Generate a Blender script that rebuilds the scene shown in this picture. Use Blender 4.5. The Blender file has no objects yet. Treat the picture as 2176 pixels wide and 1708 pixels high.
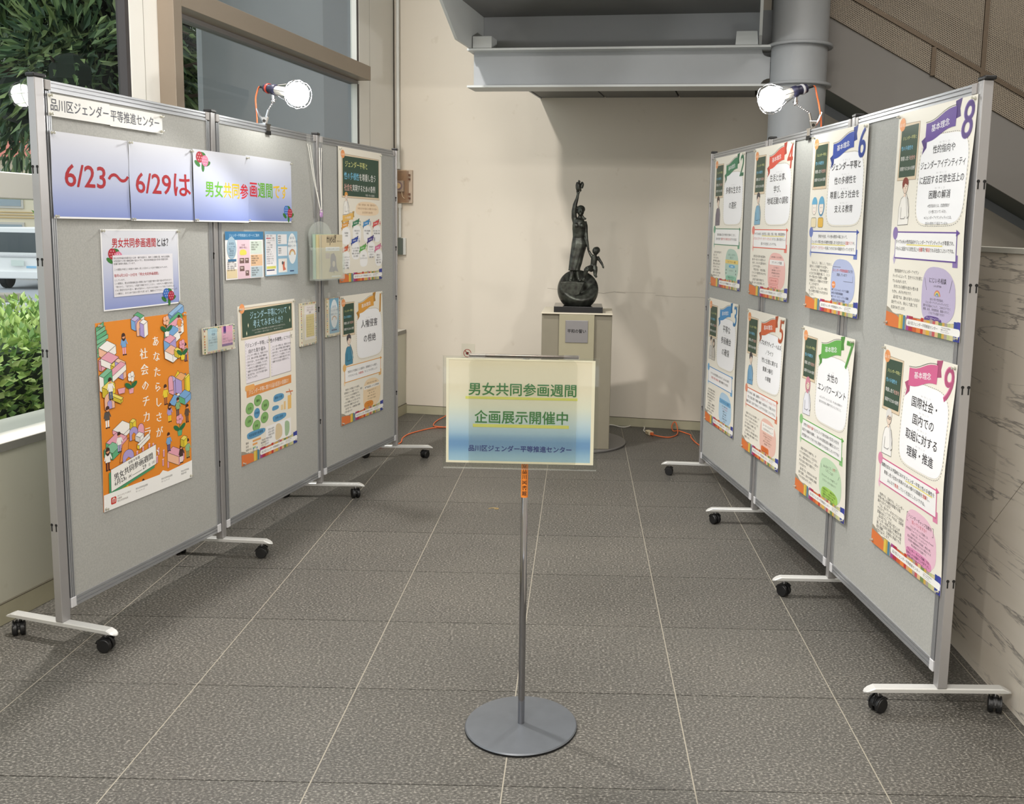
import bpy, bmesh, math, random
from mathutils import Vector, Matrix
from mathutils.geometry import tessellate_polygon
random.seed(7)
sc = bpy.context.scene
COL = sc.collection
PI = math.pi

# ---------------------------------------------------------------- camera
cam_d = bpy.data.cameras.new('camera')
cam = bpy.data.objects.new('camera', cam_d); COL.objects.link(cam)
_r = Vector((0.99976, 0.00149, 0.02196)); _u = Vector((-0.02197, 0.12978, 0.99130)); _f = Vector((0.00137, 0.99154, -0.12978))
mw = Matrix((( _r.x, _u.x, -_f.x, 0), (_r.y, _u.y, -_f.y, 0), (_r.z, _u.z, -_f.z, 0), (0, 0, 0, 1)))
mw.translation = Vector((0, 0, 1.4455))
cam.matrix_world = mw
cam_d.sensor_width = 36; cam_d.lens = 32.785
cam_d.shift_x = -0.0660; cam_d.shift_y = -0.0507
cam_d.clip_start = 0.05; cam_d.clip_end = 200
sc.camera = cam
# ---------------------------------------------------------------- world, view
w = bpy.data.worlds.new('overcast_sky'); sc.world = w; w.use_nodes = True
nt = w.node_tree; nt.nodes.clear()
_o = nt.nodes.new('ShaderNodeOutputWorld'); _b = nt.nodes.new('ShaderNodeBackground')
_b.inputs[0].default_value = (0.90, 0.95, 1.0, 1); _b.inputs[1].default_value = 0.85
nt.links.new(_b.outputs[0], _o.inputs[0])
sc.view_settings.view_transform = 'Standard'; sc.view_settings.look = 'None'
sc.view_settings.gamma = 1; sc.view_settings.exposure = 1.0
try: sc.view_settings.use_curve_mapping = False
except Exception: pass
sc.cycles.max_bounces = 8; sc.cycles.diffuse_bounces = 4; sc.cycles.glossy_bounces = 4
sc.cycles.transmission_bounces = 6; sc.cycles.transparent_max_bounces = 16
sc.cycles.sample_clamp_indirect = 4.0
sc.cycles.caustics_reflective = False; sc.cycles.caustics_refractive = False

C0 = Vector((-1.32, 7.08, 0)); TH = math.radians(-10.3)      # back left corner of the room, room turned 10.3 degrees to the paving
EX = Vector((math.cos(TH), math.sin(TH), 0)); EY = Vector((-math.sin(TH), math.cos(TH), 0))
def RW(x, y, z=0): return C0 + EX*x + EY*y + Vector((0, 0, z))

def area(name, loc, sx, sy, power, col, rot=(0, 0, 0)):
    l = bpy.data.lights.new(name, 'AREA'); l.shape = 'RECTANGLE'; l.size = sx; l.size_y = sy
    l.energy = power; l.color = col
    o = bpy.data.objects.new(name, l); COL.objects.link(o); o.location = loc; o.rotation_euler = rot
    return o
WARM = (1.0, 0.955, 0.905)
for k, (x, y, pw) in enumerate([(2.4, -5.4, 30), (4.4, -4.6, 30), (1.8, -8.4, 80), (4.4, -8.4, 44)]):
    area('ceiling_light_source', RW(x, y, 4.50), 1.6, 0.9, pw, WARM, (0, 0, TH))
for x, y, pw in ((.02, -3.3, 78), (.12, -9.5, 60)):       # row of downlights along the window side
    area('downlight_source', RW(x, y, 4.50), .18, .18, pw, WARM, (0, 0, TH))

# ---------------------------------------------------------------- materials
def lin(c):
    out = []
    for v in c[:3]:
        v /= 255.0
        out.append(v/12.92 if v <= .04045 else ((v+.055)/1.055)**2.4)
    return tuple(out) + (1.0,)
def mat(name):
    m = bpy.data.materials.new(name); m.use_nodes = True
    n = m.node_tree; b = n.nodes['Principled BSDF']
    return m, n, b
def setp(b, **k):
    for a, v in k.items(): b.inputs[a.replace('_', ' ')].default_value = v
def pm(name, rgb, rough=.5, metal=0., var=0., scale=20., bump=0., bscale=200., spec=None, trans=0., alpha=1., aniso=None):
    m, n, b = mat(name); c = lin(rgb)
    b.inputs['Base Color'].default_value = c; b.inputs['Roughness'].default_value = rough; b.inputs['Metallic'].default_value = metal
    if spec is not None: b.inputs['Specular IOR Level'].default_value = spec
    if trans: b.inputs['Transmission Weight'].default_value = trans
    if alpha < 1: b.inputs['Alpha'].default_value = alpha
    g = n.nodes.new('ShaderNodeNewGeometry') if (var or bump) else None
    if var:
        t = n.nodes.new('ShaderNodeTexNoise'); t.inputs['Scale'].default_value = scale; t.inputs['Detail'].default_value = 4
        n.links.new(g.outputs['Position'], t.inputs['Vector'])
        r = n.nodes.new('ShaderNodeValToRGB'); r.color_ramp.elements[0].position = .3; r.color_ramp.elements[1].position = .7
        r.color_ramp.elements[0].color = tuple(v*(1-var) for v in c[:3])+(1,); r.color_ramp.elements[1].color = tuple(min(1, v*(1+var)) for v in c[:3])+(1,)
        n.links.new(t.outputs['Fac'], r.inputs['Fac']); n.links.new(r.outputs['Color'], b.inputs['Base Color'])
    if bump:
        t = n.nodes.new('ShaderNodeTexNoise'); t.inputs['Scale'].default_value = bscale; t.inputs['Detail'].default_value = 3
        n.links.new(g.outputs['Position'], t.inputs['Vector'])
        bp = n.nodes.new('ShaderNodeBump'); bp.inputs['Strength'].default_value = bump; bp.inputs['Distance'].default_value = .002
        n.links.new(t.outputs['Fac'], bp.inputs['Height']); n.links.new(bp.outputs['Normal'], b.inputs['Normal'])
    return m
def emis(name, rgb, s):
    m, n, b = mat(name); b.inputs['Base Color'].default_value = lin(rgb)
    b.inputs['Emission Color'].default_value = lin(rgb); b.inputs['Emission Strength'].default_value = s
    return m
def clear(name, tint=(255, 255, 255), rough=.02, refl=.06, veil=0., veilcol=(255, 255, 255)):
    # thin clear sheet: mostly straight through, fresnel reflection, optional milky veil
    m = bpy.data.materials.new(name); m.use_nodes = True; n = m.node_tree; n.nodes.clear()
    o = n.nodes.new('ShaderNodeOutputMaterial'); t = n.nodes.new('ShaderNodeBsdfTransparent'); g = n.nodes.new('ShaderNodeBsdfGlossy')
    t.inputs[0].default_value = lin(tint); g.inputs['Roughness'].default_value = rough
    fr = n.nodes.new('ShaderNodeFresnel'); fr.inputs['IOR'].default_value = 1.45
    mx = n.nodes.new('ShaderNodeMixShader')
    gm = n.nodes.new('ShaderNodeNewGeometry'); iv = n.nodes.new('ShaderNodeMath'); iv.operation = 'SUBTRACT'; iv.inputs[0].default_value = 1
    n.links.new(gm.outputs['Backfacing'], iv.inputs[1]); mu = n.nodes.new('ShaderNodeMath'); mu.operation = 'MULTIPLY'
    n.links.new(iv.outputs[0], mu.inputs[0]); n.links.new(fr.outputs[0], mu.inputs[1])
    n.links.new(mu.outputs[0], mx.inputs[0]); last = t
    if veil:
        d = n.nodes.new('ShaderNodeBsdfDiffuse'); d.inputs[0].default_value = lin(veilcol)
        m2 = n.nodes.new('ShaderNodeMixShader'); m2.inputs[0].default_value = veil
        n.links.new(t.outputs[0], m2.inputs[1]); n.links.new(d.outputs[0], m2.inputs[2]); last = m2
    n.links.new(last.outputs[0], mx.inputs[1]); n.links.new(g.outputs[0], mx.inputs[2]); n.links.new(mx.outputs[0], o.inputs[0])
    return m

M = {}
M['alu'] = pm('brushed_aluminium', (196, 198, 202), .34, .75)
M['alu_dull'] = pm('anodised_post', (172, 170, 170), .42, .55)
M['foot'] = pm('silver_painted_foot', (205, 205, 202), .35, .25)
M['black'] = pm('black_plastic', (18, 18, 19), .45)
M['dark'] = pm('dark_gap', (22, 21, 20), .8)
M['white_plastic'] = pm('white_plastic', (222, 222, 216), .45)
M['chrome'] = pm('chrome', (225, 225, 228), .12, 1.)
M['pin'] = pm('clear_pin', (235, 232, 215), .12, 0, trans=.5)
M['wall'] = None
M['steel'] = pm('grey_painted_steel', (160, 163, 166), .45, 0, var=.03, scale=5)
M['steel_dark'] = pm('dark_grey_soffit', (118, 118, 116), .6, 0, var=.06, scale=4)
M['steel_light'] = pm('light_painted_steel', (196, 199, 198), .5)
M['orange_cable'] = pm('orange_cable', (226, 112, 62), .45)
M['white_cable'] = pm('white_cable', (226, 222, 210), .5)
M['glass'] = clear('window_glass', (246, 248, 247))
M['acrylic'] = clear('clear_acrylic', (252, 253, 252))
M['tape'] = clear('clear_tape', (253, 253, 252), .15, veil=.07)
M['milky'] = clear('milky_plastic', (252, 254, 253), .2, veil=.16, veilcol=(240, 244, 240))

# ink: printed colours stored on the faces
def inkmat(name, rough, spec=.4):
    m, n, b = mat(name)
    a = n.nodes.new('ShaderNodeAttribute'); a.attribute_name = 'Col'
    n.links.new(a.outputs['Color'], b.inputs['Base Color'])
    b.inputs['Roughness'].default_value = rough; b.inputs['Specular IOR Level'].default_value = spec
    return m
M['ink'] = inkmat('printed_paper', .55)
M['ink_gloss'] = inkmat('glossy_printed_paper', .33)

# floor tile stone
def tile_material():
    m, n, b = mat('grey_stone_tile')
    g = n.nodes.new('ShaderNodeNewGeometry')
    mp = n.nodes.new('ShaderNodeMapping'); mp.inputs['Scale'].default_value = (1, 1.6, 1)
    n.links.new(g.outputs['Position'], mp.inputs['Vector'])
    def noise(s, d):
        t = n.nodes.new('ShaderNodeTexNoise'); t.inputs['Scale'].default_value = s; t.inputs['Detail'].default_value = d
        t.inputs['Roughness'].default_value = .6; n.links.new(mp.outputs[0], t.inputs['Vector']); return t
    t1 = noise(115, 3); t2 = noise(1.2, 3)
    r = n.nodes.new('ShaderNodeValToRGB'); e = r.color_ramp.elements
    e[0].position = .36; e[0].color = lin((64, 62, 58)); e[1].position = .70; e[1].color = lin((150, 146, 138))
    k = e.new(.53); k.color = lin((88, 86, 81))
    n.links.new(t1.outputs['Fac'], r.inputs['Fac'])
    r2 = n.nodes.new('ShaderNodeValToRGB'); r2.color_ramp.elements[0].position = .3; r2.color_ramp.elements[1].position = .75
    r2.color_ramp.elements[0].color = (.86, .86, .86, 1); r2.color_ramp.elements[1].color = (1.06, 1.05, 1.03, 1)
    n.links.new(t2.outputs['Fac'], r2.inputs['Fac'])
    mx = n.nodes.new('ShaderNodeMix'); mx.data_type = 'RGBA'; mx.blend_type = 'MULTIPLY'; mx.inputs[0].default_value = 1
    n.links.new(r.outputs['Color'], mx.inputs[6]); n.links.new(r2.outputs['Color'], mx.inputs[7])
    oi = n.nodes.new('ShaderNodeObjectInfo'); mr = n.nodes.new('ShaderNodeMapRange')
    mr.inputs[3].default_value = .93; mr.inputs[4].default_value = 1.06
    n.links.new(oi.outputs['Random'], mr.inputs[0])
    hv = n.nodes.new('ShaderNodeHueSaturation'); n.links.new(mr.outputs[0], hv.inputs['Value']); n.links.new(mx.outputs[2], hv.inputs['Color'])
    n.links.new(hv.outputs['Color'], b.inputs['Base Color'])
    b.inputs['Roughness'].default_value = .48; b.inputs['Specular IOR Level'].default_value = .35
    bp = n.nodes.new('ShaderNodeBump'); bp.inputs['Strength'].default_value = .15; bp.inputs['Distance'].default_value = .001
    n.links.new(t1.outputs['Fac'], bp.inputs['Height']); n.links.new(bp.outputs['Normal'], b.inputs['Normal'])
    return m
M['tile'] = tile_material()
def wall_material(name, rgb, stain):
    m, n, b = mat(name); c = lin(rgb)
    g = n.nodes.new('ShaderNodeNewGeometry')
    t = n.nodes.new('ShaderNodeTexNoise'); t.inputs['Scale'].default_value = .9; t.inputs['Detail'].default_value = 5
    n.links.new(g.outputs['Position'], t.inputs['Vector'])
    r = n.nodes.new('ShaderNodeValToRGB'); r.color_ramp.elements[0].position = .3; r.color_ramp.elements[1].position = .65
    r.color_ramp.elements[0].color = tuple(v*(1-stain) for v in c[:3])+(1,); r.color_ramp.elements[1].color = c
    n.links.new(t.outputs['Fac'], r.inputs['Fac'])
    v = n.nodes.new('ShaderNodeTexNoise'); v.inputs['Scale'].default_value = 11; v.inputs['Detail'].default_value = 6
    n.links.new(g.outputs['Position'], v.inputs['Vector'])
    r2 = n.nodes.new('ShaderNodeValToRGB'); r2.color_ramp.elements[0].position = .22; r2.color_ramp.elements[1].position = .34
    r2.color_ramp.elements[0].color = (.88, .86, .83, 1); r2.color_ramp.elements[1].color = (1, 1, 1, 1)
    n.links.new(v.outputs['Fac'], r2.inputs['Fac'])
    mx = n.nodes.new('ShaderNodeMix'); mx.data_type = 'RGBA'; mx.blend_type = 'MULTIPLY'; mx.inputs[0].default_value = 1
    n.links.new(r.outputs['Color'], mx.inputs[6]); n.links.new(r2.outputs['Color'], mx.inputs[7])
    n.links.new(mx.outputs[2], b.inputs['Base Color'])
    b.inputs['Roughness'].default_value = .6; b.inputs['Specular IOR Level'].default_value = .3
    return m
M['wall'] = wall_material('cream_painted_wall', (224, 215, 200), .05)
M['wall_low'] = wall_material('stained_low_wall', (205, 203, 186), .10)
M['pilaster'] = pm('cream_metal_cladding', (232, 229, 222), .5, 0, var=.015, scale=3)
M['tan'] = pm('tan_metal_frame', (146, 133, 118), .42, .25)
M['baseboard'] = pm('greenish_baseboard', (176, 171, 146), .55, var=.05, scale=12)
def marble_material():
    m, n, b = mat('veined_white_marble')
    g = n.nodes.new('ShaderNodeNewGeometry')
    mp = n.nodes.new('ShaderNodeMapping'); mp.inputs['Rotation'].default_value = (math.radians(-14), 0, 0); mp.inputs['Scale'].default_value = (1, .6, 6.5)
    n.links.new(g.outputs['Position'], mp.inputs['Vector'])
    t = n.nodes.new('ShaderNodeTexNoise'); t.inputs['Scale'].default_value = 2.6; t.inputs['Detail'].default_value = 9; t.inputs['Roughness'].default_value = .55; t.inputs['Distortion'].default_value = .25
    n.links.new(mp.outputs[0], t.inputs['Vector'])
    r = n.nodes.new('ShaderNodeValToRGB'); e = r.color_ramp.elements
    e[0].position = .40; e[0].color = lin((224, 215, 202)); e[1].position = .56; e[1].color = lin((224, 215, 202))
    for p_, c_ in ((.478, (222, 213, 199)), (.497, (138, 132, 126)), (.516, (222, 213, 199))):
        k = e.new(p_); k.color = lin(c_)
    n.links.new(t.outputs['Fac'], r.inputs['Fac'])
    t2 = n.nodes.new('ShaderNodeTexNoise'); t2.inputs['Scale'].default_value = 3.2; t2.inputs['Detail'].default_value = 2
    n.links.new(mp.outputs[0], t2.inputs['Vector'])
    r3 = n.nodes.new('ShaderNodeValToRGB'); r3.color_ramp.elements[0].position = .42; r3.color_ramp.elements[1].position = .62
    n.links.new(t2.outputs['Fac'], r3.inputs['Fac'])
    mx = n.nodes.new('ShaderNodeMix'); mx.data_type = 'RGBA'; mx.inputs[7].default_value = lin((222, 213, 199))
    n.links.new(r3.outputs['Color'], mx.inputs[0]); n.links.new(r.outputs['Color'], mx.inputs[6])
    n.links.new(mx.outputs[2], b.inputs['Base Color']); b.inputs['Roughness'].default_value = .3
    return m
M['marble'] = marble_material()
def board_material():
    m, n, b = mat('grey_fabric_board')
    g = n.nodes.new('ShaderNodeNewGeometry')
    t = n.nodes.new('ShaderNodeTexNoise'); t.inputs['Scale'].default_value = 160; t.inputs['Detail'].default_value = 2
    n.links.new(g.outputs['Position'], t.inputs['Vector'])
    r = n.nodes.new('ShaderNodeValToRGB'); r.color_ramp.elements[0].position = .35; r.color_ramp.elements[1].position = .65
    r.color_ramp.elements[0].color = lin((168, 168, 164)); r.color_ramp.elements[1].color = lin((178, 178, 173))
    n.links.new(t.outputs['Fac'], r.inputs['Fac']); n.links.new(r.outputs['Color'], b.inputs['Base Color'])
    b.inputs['Roughness'].default_value = .62; b.inputs['Specular IOR Level'].default_value = .35
    bp = n.nodes.new('ShaderNodeBump'); bp.inputs['Strength'].default_value = .25; bp.inputs['Distance'].default_value = .001
    n.links.new(t.outputs['Fac'], bp.inputs['Height']); n.links.new(bp.outputs['Normal'], b.inputs['Normal'])
    return m
M['board'] = board_material()
def perforated(name, rgb, pitch, rad):
    # sheet metal with real see-through holes on a staggered grid
    m = bpy.data.materials.new(name); m.use_nodes = True; n = m.node_tree; b = n.nodes['Principled BSDF']; o = n.nodes['Material Output']
    b.inputs['Base Color'].default_value = lin(rgb); b.inputs['Roughness'].default_value = .5
    tc = n.nodes.new('ShaderNodeTexCoord'); sp = n.nodes.new('ShaderNodeSeparateXYZ'); n.links.new(tc.outputs['Object'], sp.inputs[0])
    def mth(op, a, bb=None):
        k = n.nodes.new('ShaderNodeMath'); k.operation = op
        for i, v in enumerate((a, bb)):
            if v is None: continue
            if isinstance(v, (int, float)): k.inputs[i].default_value = v
            else: n.links.new(v, k.inputs[i])
        return k.outputs[0]
    def holes(ox, oz):
        fx = mth('SUBTRACT', mth('FRACT', mth('ADD', mth('DIVIDE', sp.outputs['X'], pitch), 100+ox)), .5)
        fz = mth('SUBTRACT', mth('FRACT', mth('ADD', mth('DIVIDE', sp.outputs['Z'], pitch*1.73), 100+oz)), .5)
        fz = mth('MULTIPLY', fz, 1.73)
        d = mth('SQRT', mth('ADD', mth('MULTIPLY', fx, fx), mth('MULTIPLY', fz, fz)))
        return mth('LESS_THAN', d, rad)
    h = mth('MAXIMUM', holes(0, 0), holes(.5, .5))
    tr = n.nodes.new('ShaderNodeBsdfTransparent'); mx = n.nodes.new('ShaderNodeMixShader')
    n.links.new(h, mx.inputs[0]); n.links.new(b.outputs[0], mx.inputs[1]); n.links.new(tr.outputs[0], mx.inputs[2]); n.links.new(mx.outputs[0], o.inputs[0])
    return m
M['perf'] = perforated('perforated_bronze_sheet', (150, 137, 120), .011, .27)
def bronze_material():
    m, n, b = mat('dark_patinated_bronze')
    g = n.nodes.new('ShaderNodeNewGeometry')
    t = n.nodes.new('ShaderNodeTexNoise'); t.inputs['Scale'].default_value = 28; t.inputs['Detail'].default_value = 5
    n.links.new(g.outputs['Position'], t.inputs['Vector'])
    r = n.nodes.new('ShaderNodeValToRGB'); r.color_ramp.elements[0].position = .35; r.color_ramp.elements[1].position = .7
    r.color_ramp.elements[0].color = lin((44, 43, 40)); r.color_ramp.elements[1].color = lin((82, 86, 78))
    n.links.new(t.outputs['Fac'], r.inputs['Fac']); n.links.new(r.outputs['Color'], b.inputs['Base Color'])
    b.inputs['Metallic'].default_value = .6; b.inputs['Roughness'].default_value = .38
    bp = n.nodes.new('ShaderNodeBump'); bp.inputs['Strength'].default_value = .4; bp.inputs['Distance'].default_value = .002
    n.links.new(t.outputs['Fac'], bp.inputs['Height']); n.links.new(bp.outputs['Normal'], b.inputs['Normal'])
    return m
M['bronze'] = bronze_material()

# ---------------------------------------------------------------- mesh builder
class MB:
    def __init__(s): s.v = []; s.f = []; s.mi = []; s.m = 0
    def add(s, vs, fs):
        b = len(s.v); s.v += [tuple(v) for v in vs]; s.f += [tuple(b+i for i in f) for f in fs]; s.mi += [s.m]*len(fs); return s
    def box(s, x0, x1, y0, y1, z0, z1):
        return s.add([(x0, y0, z0), (x1, y0, z0), (x1, y1, z0), (x0, y1, z0), (x0, y0, z1), (x1, y0, z1), (x1, y1, z1), (x0, y1, z1)],
                     [(0, 3, 2, 1), (4, 5, 6, 7), (0, 1, 5, 4), (1, 2, 6, 5), (2, 3, 7, 6), (3, 0, 4, 7)])
    def tube(s, pts, r, n=8, cap=True, close=False):
        pts = [Vector(p) for p in pts]; N = len(pts); rs = r if isinstance(r, (list, tuple)) else [r]*N
        rings = []; up = None
        for i, p in enumerate(pts):
            if close: d = pts[(i+1) % N]-pts[i-1]
            else: d = pts[min(i+1, N-1)]-pts[max(i-1, 0)]
            d = d.normalized() if d.length > 1e-9 else Vector((0, 0, 1))
            if up is None: up = d.orthogonal().normalized()
            up = (up-d*up.dot(d)); up = up.normalized() if up.length > 1e-6 else d.orthogonal().normalized()
            q = d.cross(up)
            rings.append([p+(up*math.cos(2*PI*k/n)+q*math.sin(2*PI*k/n))*rs[i] for k in range(n)])
        vs = [v for ring in rings for v in ring]; fs = []
        for i in range(N if close else N-1):
            j = (i+1) % N
            for k in range(n): fs.append((i*n+k, i*n+(k+1) % n, j*n+(k+1) % n, j*n+k))
        if cap and not close: fs.append(tuple(range(n))[::-1]); fs.append(tuple((N-1)*n+k for k in range(n)))
        return s.add(vs, fs)
    def lathe(s, prof, c=(0, 0, 0), n=24, axis='z', sx=1, sy=1):
        vs = []; fs = []; c = Vector(c)
        for (r, h) in prof:
            for k in range(n):
                a = 2*PI*k/n; p = (r*math.cos(a)*sx, r*math.sin(a)*sy, h)
                if axis == 'x': p = (p[2], p[0], p[1])
                if axis == 'y': p = (p[1], p[2], p[0])
                vs.append(c+Vector(p))
        for i in range(len(prof)-1):
            for k in range(n): fs.append((i*n+k, i*n+(k+1) % n, (i+1)*n+(k+1) % n, (i+1)*n+k))
        fs.append(tuple(range(n))[::-1]); fs.append(tuple((len(prof)-1)*n+k for k in range(n)))
        return s.add(vs, fs)
    def prism(s, poly, a0, a1, axis='y'):
        # polygon in the other two axes, extruded along axis
        n = len(poly)
        def P(p, a): return (p[0], a, p[1]) if axis == 'y' else ((a, p[0], p[1]) if axis == 'x' else (p[0], p[1], a))
        vs = [P(p, a0) for p in poly]+[P(p, a1) for p in poly]
        fs = [tuple(range(n)), tuple(range(n, 2*n))[::-1]]+[(i, n+i, n+(i+1) % n, (i+1) % n) for i in range(n)]
        return s.add(vs, fs)
    def ball(s, c, r, n=12, m=8, sc=(1, 1, 1)):
        vs = [Vector(c)+Vector((0, 0, -r*sc[2]))]; fs = []
        for i in range(1, m):
            t = PI*i/m
            for k in range(n):
                a = 2*PI*k/n; vs.append(Vector(c)+Vector((r*math.sin(t)*math.cos(a)*sc[0], r*math.sin(t)*math.sin(a)*sc[1], -r*math.cos(t)*sc[2])))
        vs.append(Vector(c)+Vector((0, 0, r*sc[2])))
        for k in range(n): fs.append((0, 1+(k+1) % n, 1+k))
        for i in range(m-2):
            for k in range(n): fs.append((1+i*n+k, 1+i*n+(k+1) % n, 1+(i+1)*n+(k+1) % n, 1+(i+1)*n+k))
        L = len(vs)-1
        for k in range(n): fs.append((L, 1+(m-2)*n+k, 1+(m-2)*n+(k+1) % n))
        return s.add(vs, fs)
    def mesh(s, name, mats, smooth=0):
        me = bpy.data.meshes.new(name); me.from_pydata(s.v, [], s.f)
        for m_ in (mats if isinstance(mats, (list, tuple)) else [mats]): me.materials.append(m_)
        me.polygons.foreach_set('material_index', s.mi)
        bm = bmesh.new(); bm.from_mesh(me); bmesh.ops.recalc_face_normals(bm, faces=bm.faces); bm.to_mesh(me); bm.free()
        if smooth:
            me.polygons.foreach_set('use_smooth', [True]*len(me.polygons)); me.set_sharp_from_angle(angle=math.radians(smooth))
        return me
    def build(s, name, mats, parent=None, smooth=0, bevel=0, loc=None, rot=None):
        o = bpy.data.objects.new(name, s.mesh(name, mats, smooth)); COL.objects.link(o)
        if parent: o.parent = parent
        if loc is not None: o.location = loc
        if rot is not None: o.rotation_euler = rot
        if bevel:
            b = o.modifiers.new('bevel', 'BEVEL'); b.width = bevel; b.segments = 2; b.limit_method = 'ANGLE'; b.angle_limit = math.radians(40)
        return o
def tag(o, label=None, cat=None, group=None, kind=None):
    if label: o['label'] = label
    if cat: o['category'] = cat
    if group: o['group'] = group
    if kind: o['kind'] = kind
    return o
def empty(name, loc=(0, 0, 0), rz=0., label=None, cat=None, group=None, kind=None):
    o = bpy.data.objects.new(name, None); COL.objects.link(o); o.location = loc; o.rotation_euler = (0, 0, rz); o.empty_display_size = .1
    return tag(o, label, cat, group, kind)
def copy_tree(o, parent=None):
    c = o.copy(); COL.objects.link(c)
    if parent: c.parent = parent
    for ch in list(o.children): copy_tree(ch, c)
    return c
def clip_poly(poly, P, Nv):   # keep side (p-P).Nv <= 0
    out = []
    for i in range(len(poly)):
        a, b = Vector(poly[i]), Vector(poly[(i+1) % len(poly)])
        da, db = (a-P).dot(Nv), (b-P).dot(Nv)
        if da <= 0: out.append(a)
        if (da < 0 < db) or (db < 0 < da): out.append(a+(b-a)*(da/(da-db)))
    return out

# ================================================================ SETTING
T = .5006; OX = -.172; OY = 2.2605
floor = empty('floor', (0, 0, 0), kind='structure')
MB().box(-3.2, 9, -3.5, 8.3, -.12, -.012).build('floor_bed', M['dark'], floor)
gr = pm('light_grout', (150, 144, 130), .8); gd = pm('dark_grout', (44, 41, 38), .8)
mb = MB(); mb2 = MB()
Pw = [(RW(.0, 0, 0).to_2d(), Vector((-EX.x, -EX.y))), (RW(0, .0, 0).to_2d(), Vector((EY.x, EY.y)))]
def inroom(poly, right=None):
    for P, N in Pw: poly = clip_poly(poly, P, N) if len(poly) > 2 else []
    if right is not None and len(poly) > 2: poly = clip_poly(poly, Vector((right, 0)), Vector((1, 0)))
    return poly
for i in range(-5, 16):
    x = OX+i*T
    p = inroom([Vector((x-.0019, -3.2)), Vector((x+.0019, -3.2)), Vector((x+.0019, 8.2)), Vector((x-.0019, 8.2))])
    if len(p) > 2: mb.add([(q.x, q.y, -.0006) for q in p], [tuple(range(len(p)))])
for j in range(-11, 12):
    y = OY+j*T
    p = inroom([Vector((-3.1, y-.0019)), Vector((8.8, y-.0019)), Vector((8.8, y+.0019)), Vector((-3.1, y+.0019))])
    if len(p) > 2: mb2.add([(q.x, q.y, -.003) for q in p], [tuple(range(len(p)))])
mb.build('long_grout_line', gr, floor); mb2.build('cross_grout_line', gd, floor)
far = MB()
for i in range(-5, 15):
    for j in range(-11, 12):
        x0, x1 = OX+i*T+.0018, OX+(i+1)*T-.0018; y0, y1 = OY+j*T+.0016, OY+(j+1)*T-.0016
        p = inroom([Vector((x0, y0)), Vector((x1, y0)), Vector((x1, y1)), Vector((x0, y1))])
        if len(p) < 3: continue
        n = len(p); seen = (y1 > 1.3 and x0 < 1.36 and x1 > -2.4)
        t = MB() if seen else far
        zz = random.uniform(-.0003, .0002) if seen else 0
        t.add([(q.x, q.y, zz) for q in p]+[(q.x, q.y, -.02) for q in p], [tuple(range(n))]+[(k, n+k, n+(k+1) % n, (k+1) % n) for k in range(n)])
        if seen: t.build('tile', M['tile'], floor)
o = far.build('tile_field', M['tile'], floor); o['kind'] = 'stuff'

ceil_m = pm('white_ceiling', (205, 203, 198), .8)
c = MB().box(-.4, 9.5, -12.2, .3, 4.6, 4.75).build('ceiling', ceil_m, None, loc=C0, rot=(0, 0, TH)); c['kind'] = 'structure'
wb = empty('wall_back', C0, TH, kind='structure')
MB().box(-.30, 9.5, 0, .25, -.1, 4.6).build('plaster', M['wall'], wb)
ck = MB(); crack = pm('hairline_crack', (150, 140, 124), .9)
def crackline(pts, wd):
    for a, b in zip(pts, pts[1:]):
        ck.add([(a[0], -.0008, a[1]-wd), (b[0], -.0008, b[1]-wd), (b[0], -.0008, b[1]+wd), (a[0], -.0008, a[1]+wd)], [(0, 1, 2, 3)])
crackline([(1.40, .985), (1.52, .975), (1.6, .99), (1.68, .982)], .0012)
crackline([(1.9, .975), (2.05, .968), (2.2, .972), (2.45, .955)], .0009)
crackline([(1.1, 1.0), (1.22, .99), (1.35, .996)], .0008)
crackline([(1.62, .99), (1.9, .99)], .0006)
ck.build('crack', crack, wb)
for nm, x0, x1, y0, y1, z1 in (('baseboard_back', 0.0, 9, -.009, 0, .064), ('baseboard_left', 0, .009, -11.5, -.009, .076)):
    b_ = MB().box(x0, x1, y0, y1, .001, z1).build(nm, M['baseboard'], None, loc=C0, rot=(0, 0, TH)); b_['kind'] = 'structure'
    g_ = MB()
    if nm == 'baseboard_back': g_.box(x0, x1, -.0095, -.001, z1, z1+.003)
    else: g_.box(.001, .0095, y0, y1, z1, z1+.003)
    g_.build('shadow_gap', pm('gap_line', (96, 90, 76), .9), b_)
jm = MB()
for xx in (2.3, 3.6): jm.box(xx-.0015, xx+.0015, -.0098, -.0085, .004, .062)
jm.build('joint', M['dark'], bpy.data.objects['baseboard_back'])

wl = empty('wall_left', C0, TH, kind='structure')
MB().box(-.33, 0, -12, 0, -.1, .62).build('low_wall', M['wall_low'], wl)
MB().box(-.4, -.32, -12.2, -9.2, .62, 4.6).build('end_pier', M['pilaster'], wl)
MB().box(-.135, -.08, -3.03, -2.76, .652, 4.6).build('pier', M['pilaster'], wl, bevel=.004)
MB().box(-.135, -.08, -.645, -.030, .652, 4.6).build('pier', M['pilaster'], wl, bevel=.004)
g_ = MB(); g_.box(-.0805, -.0790, -2.937, -2.934, .66, 4.6); g_.box(-.0805, -.0790, -.472, -.469, .66, 4.6)
g_.build('cladding_joint', pm('cladding_joint', (160, 156, 146), .8), wl)
MB().box(-.20, -.085, -.030, 0, .652, 4.6).build('shadow_gap', pm('dark_gap_tone', (74, 64, 54), .6), wl)  # dark strip closes the gap to the back wall, its shade put in colour
sill = MB().box(-.30, .006, -9.2, -.012, .62, .652).build('trim_1', pm('white_sill', (226, 224, 216), .4), None, loc=C0, rot=(0, 0, TH), bevel=.003); sill['kind'] = 'structure'
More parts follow.
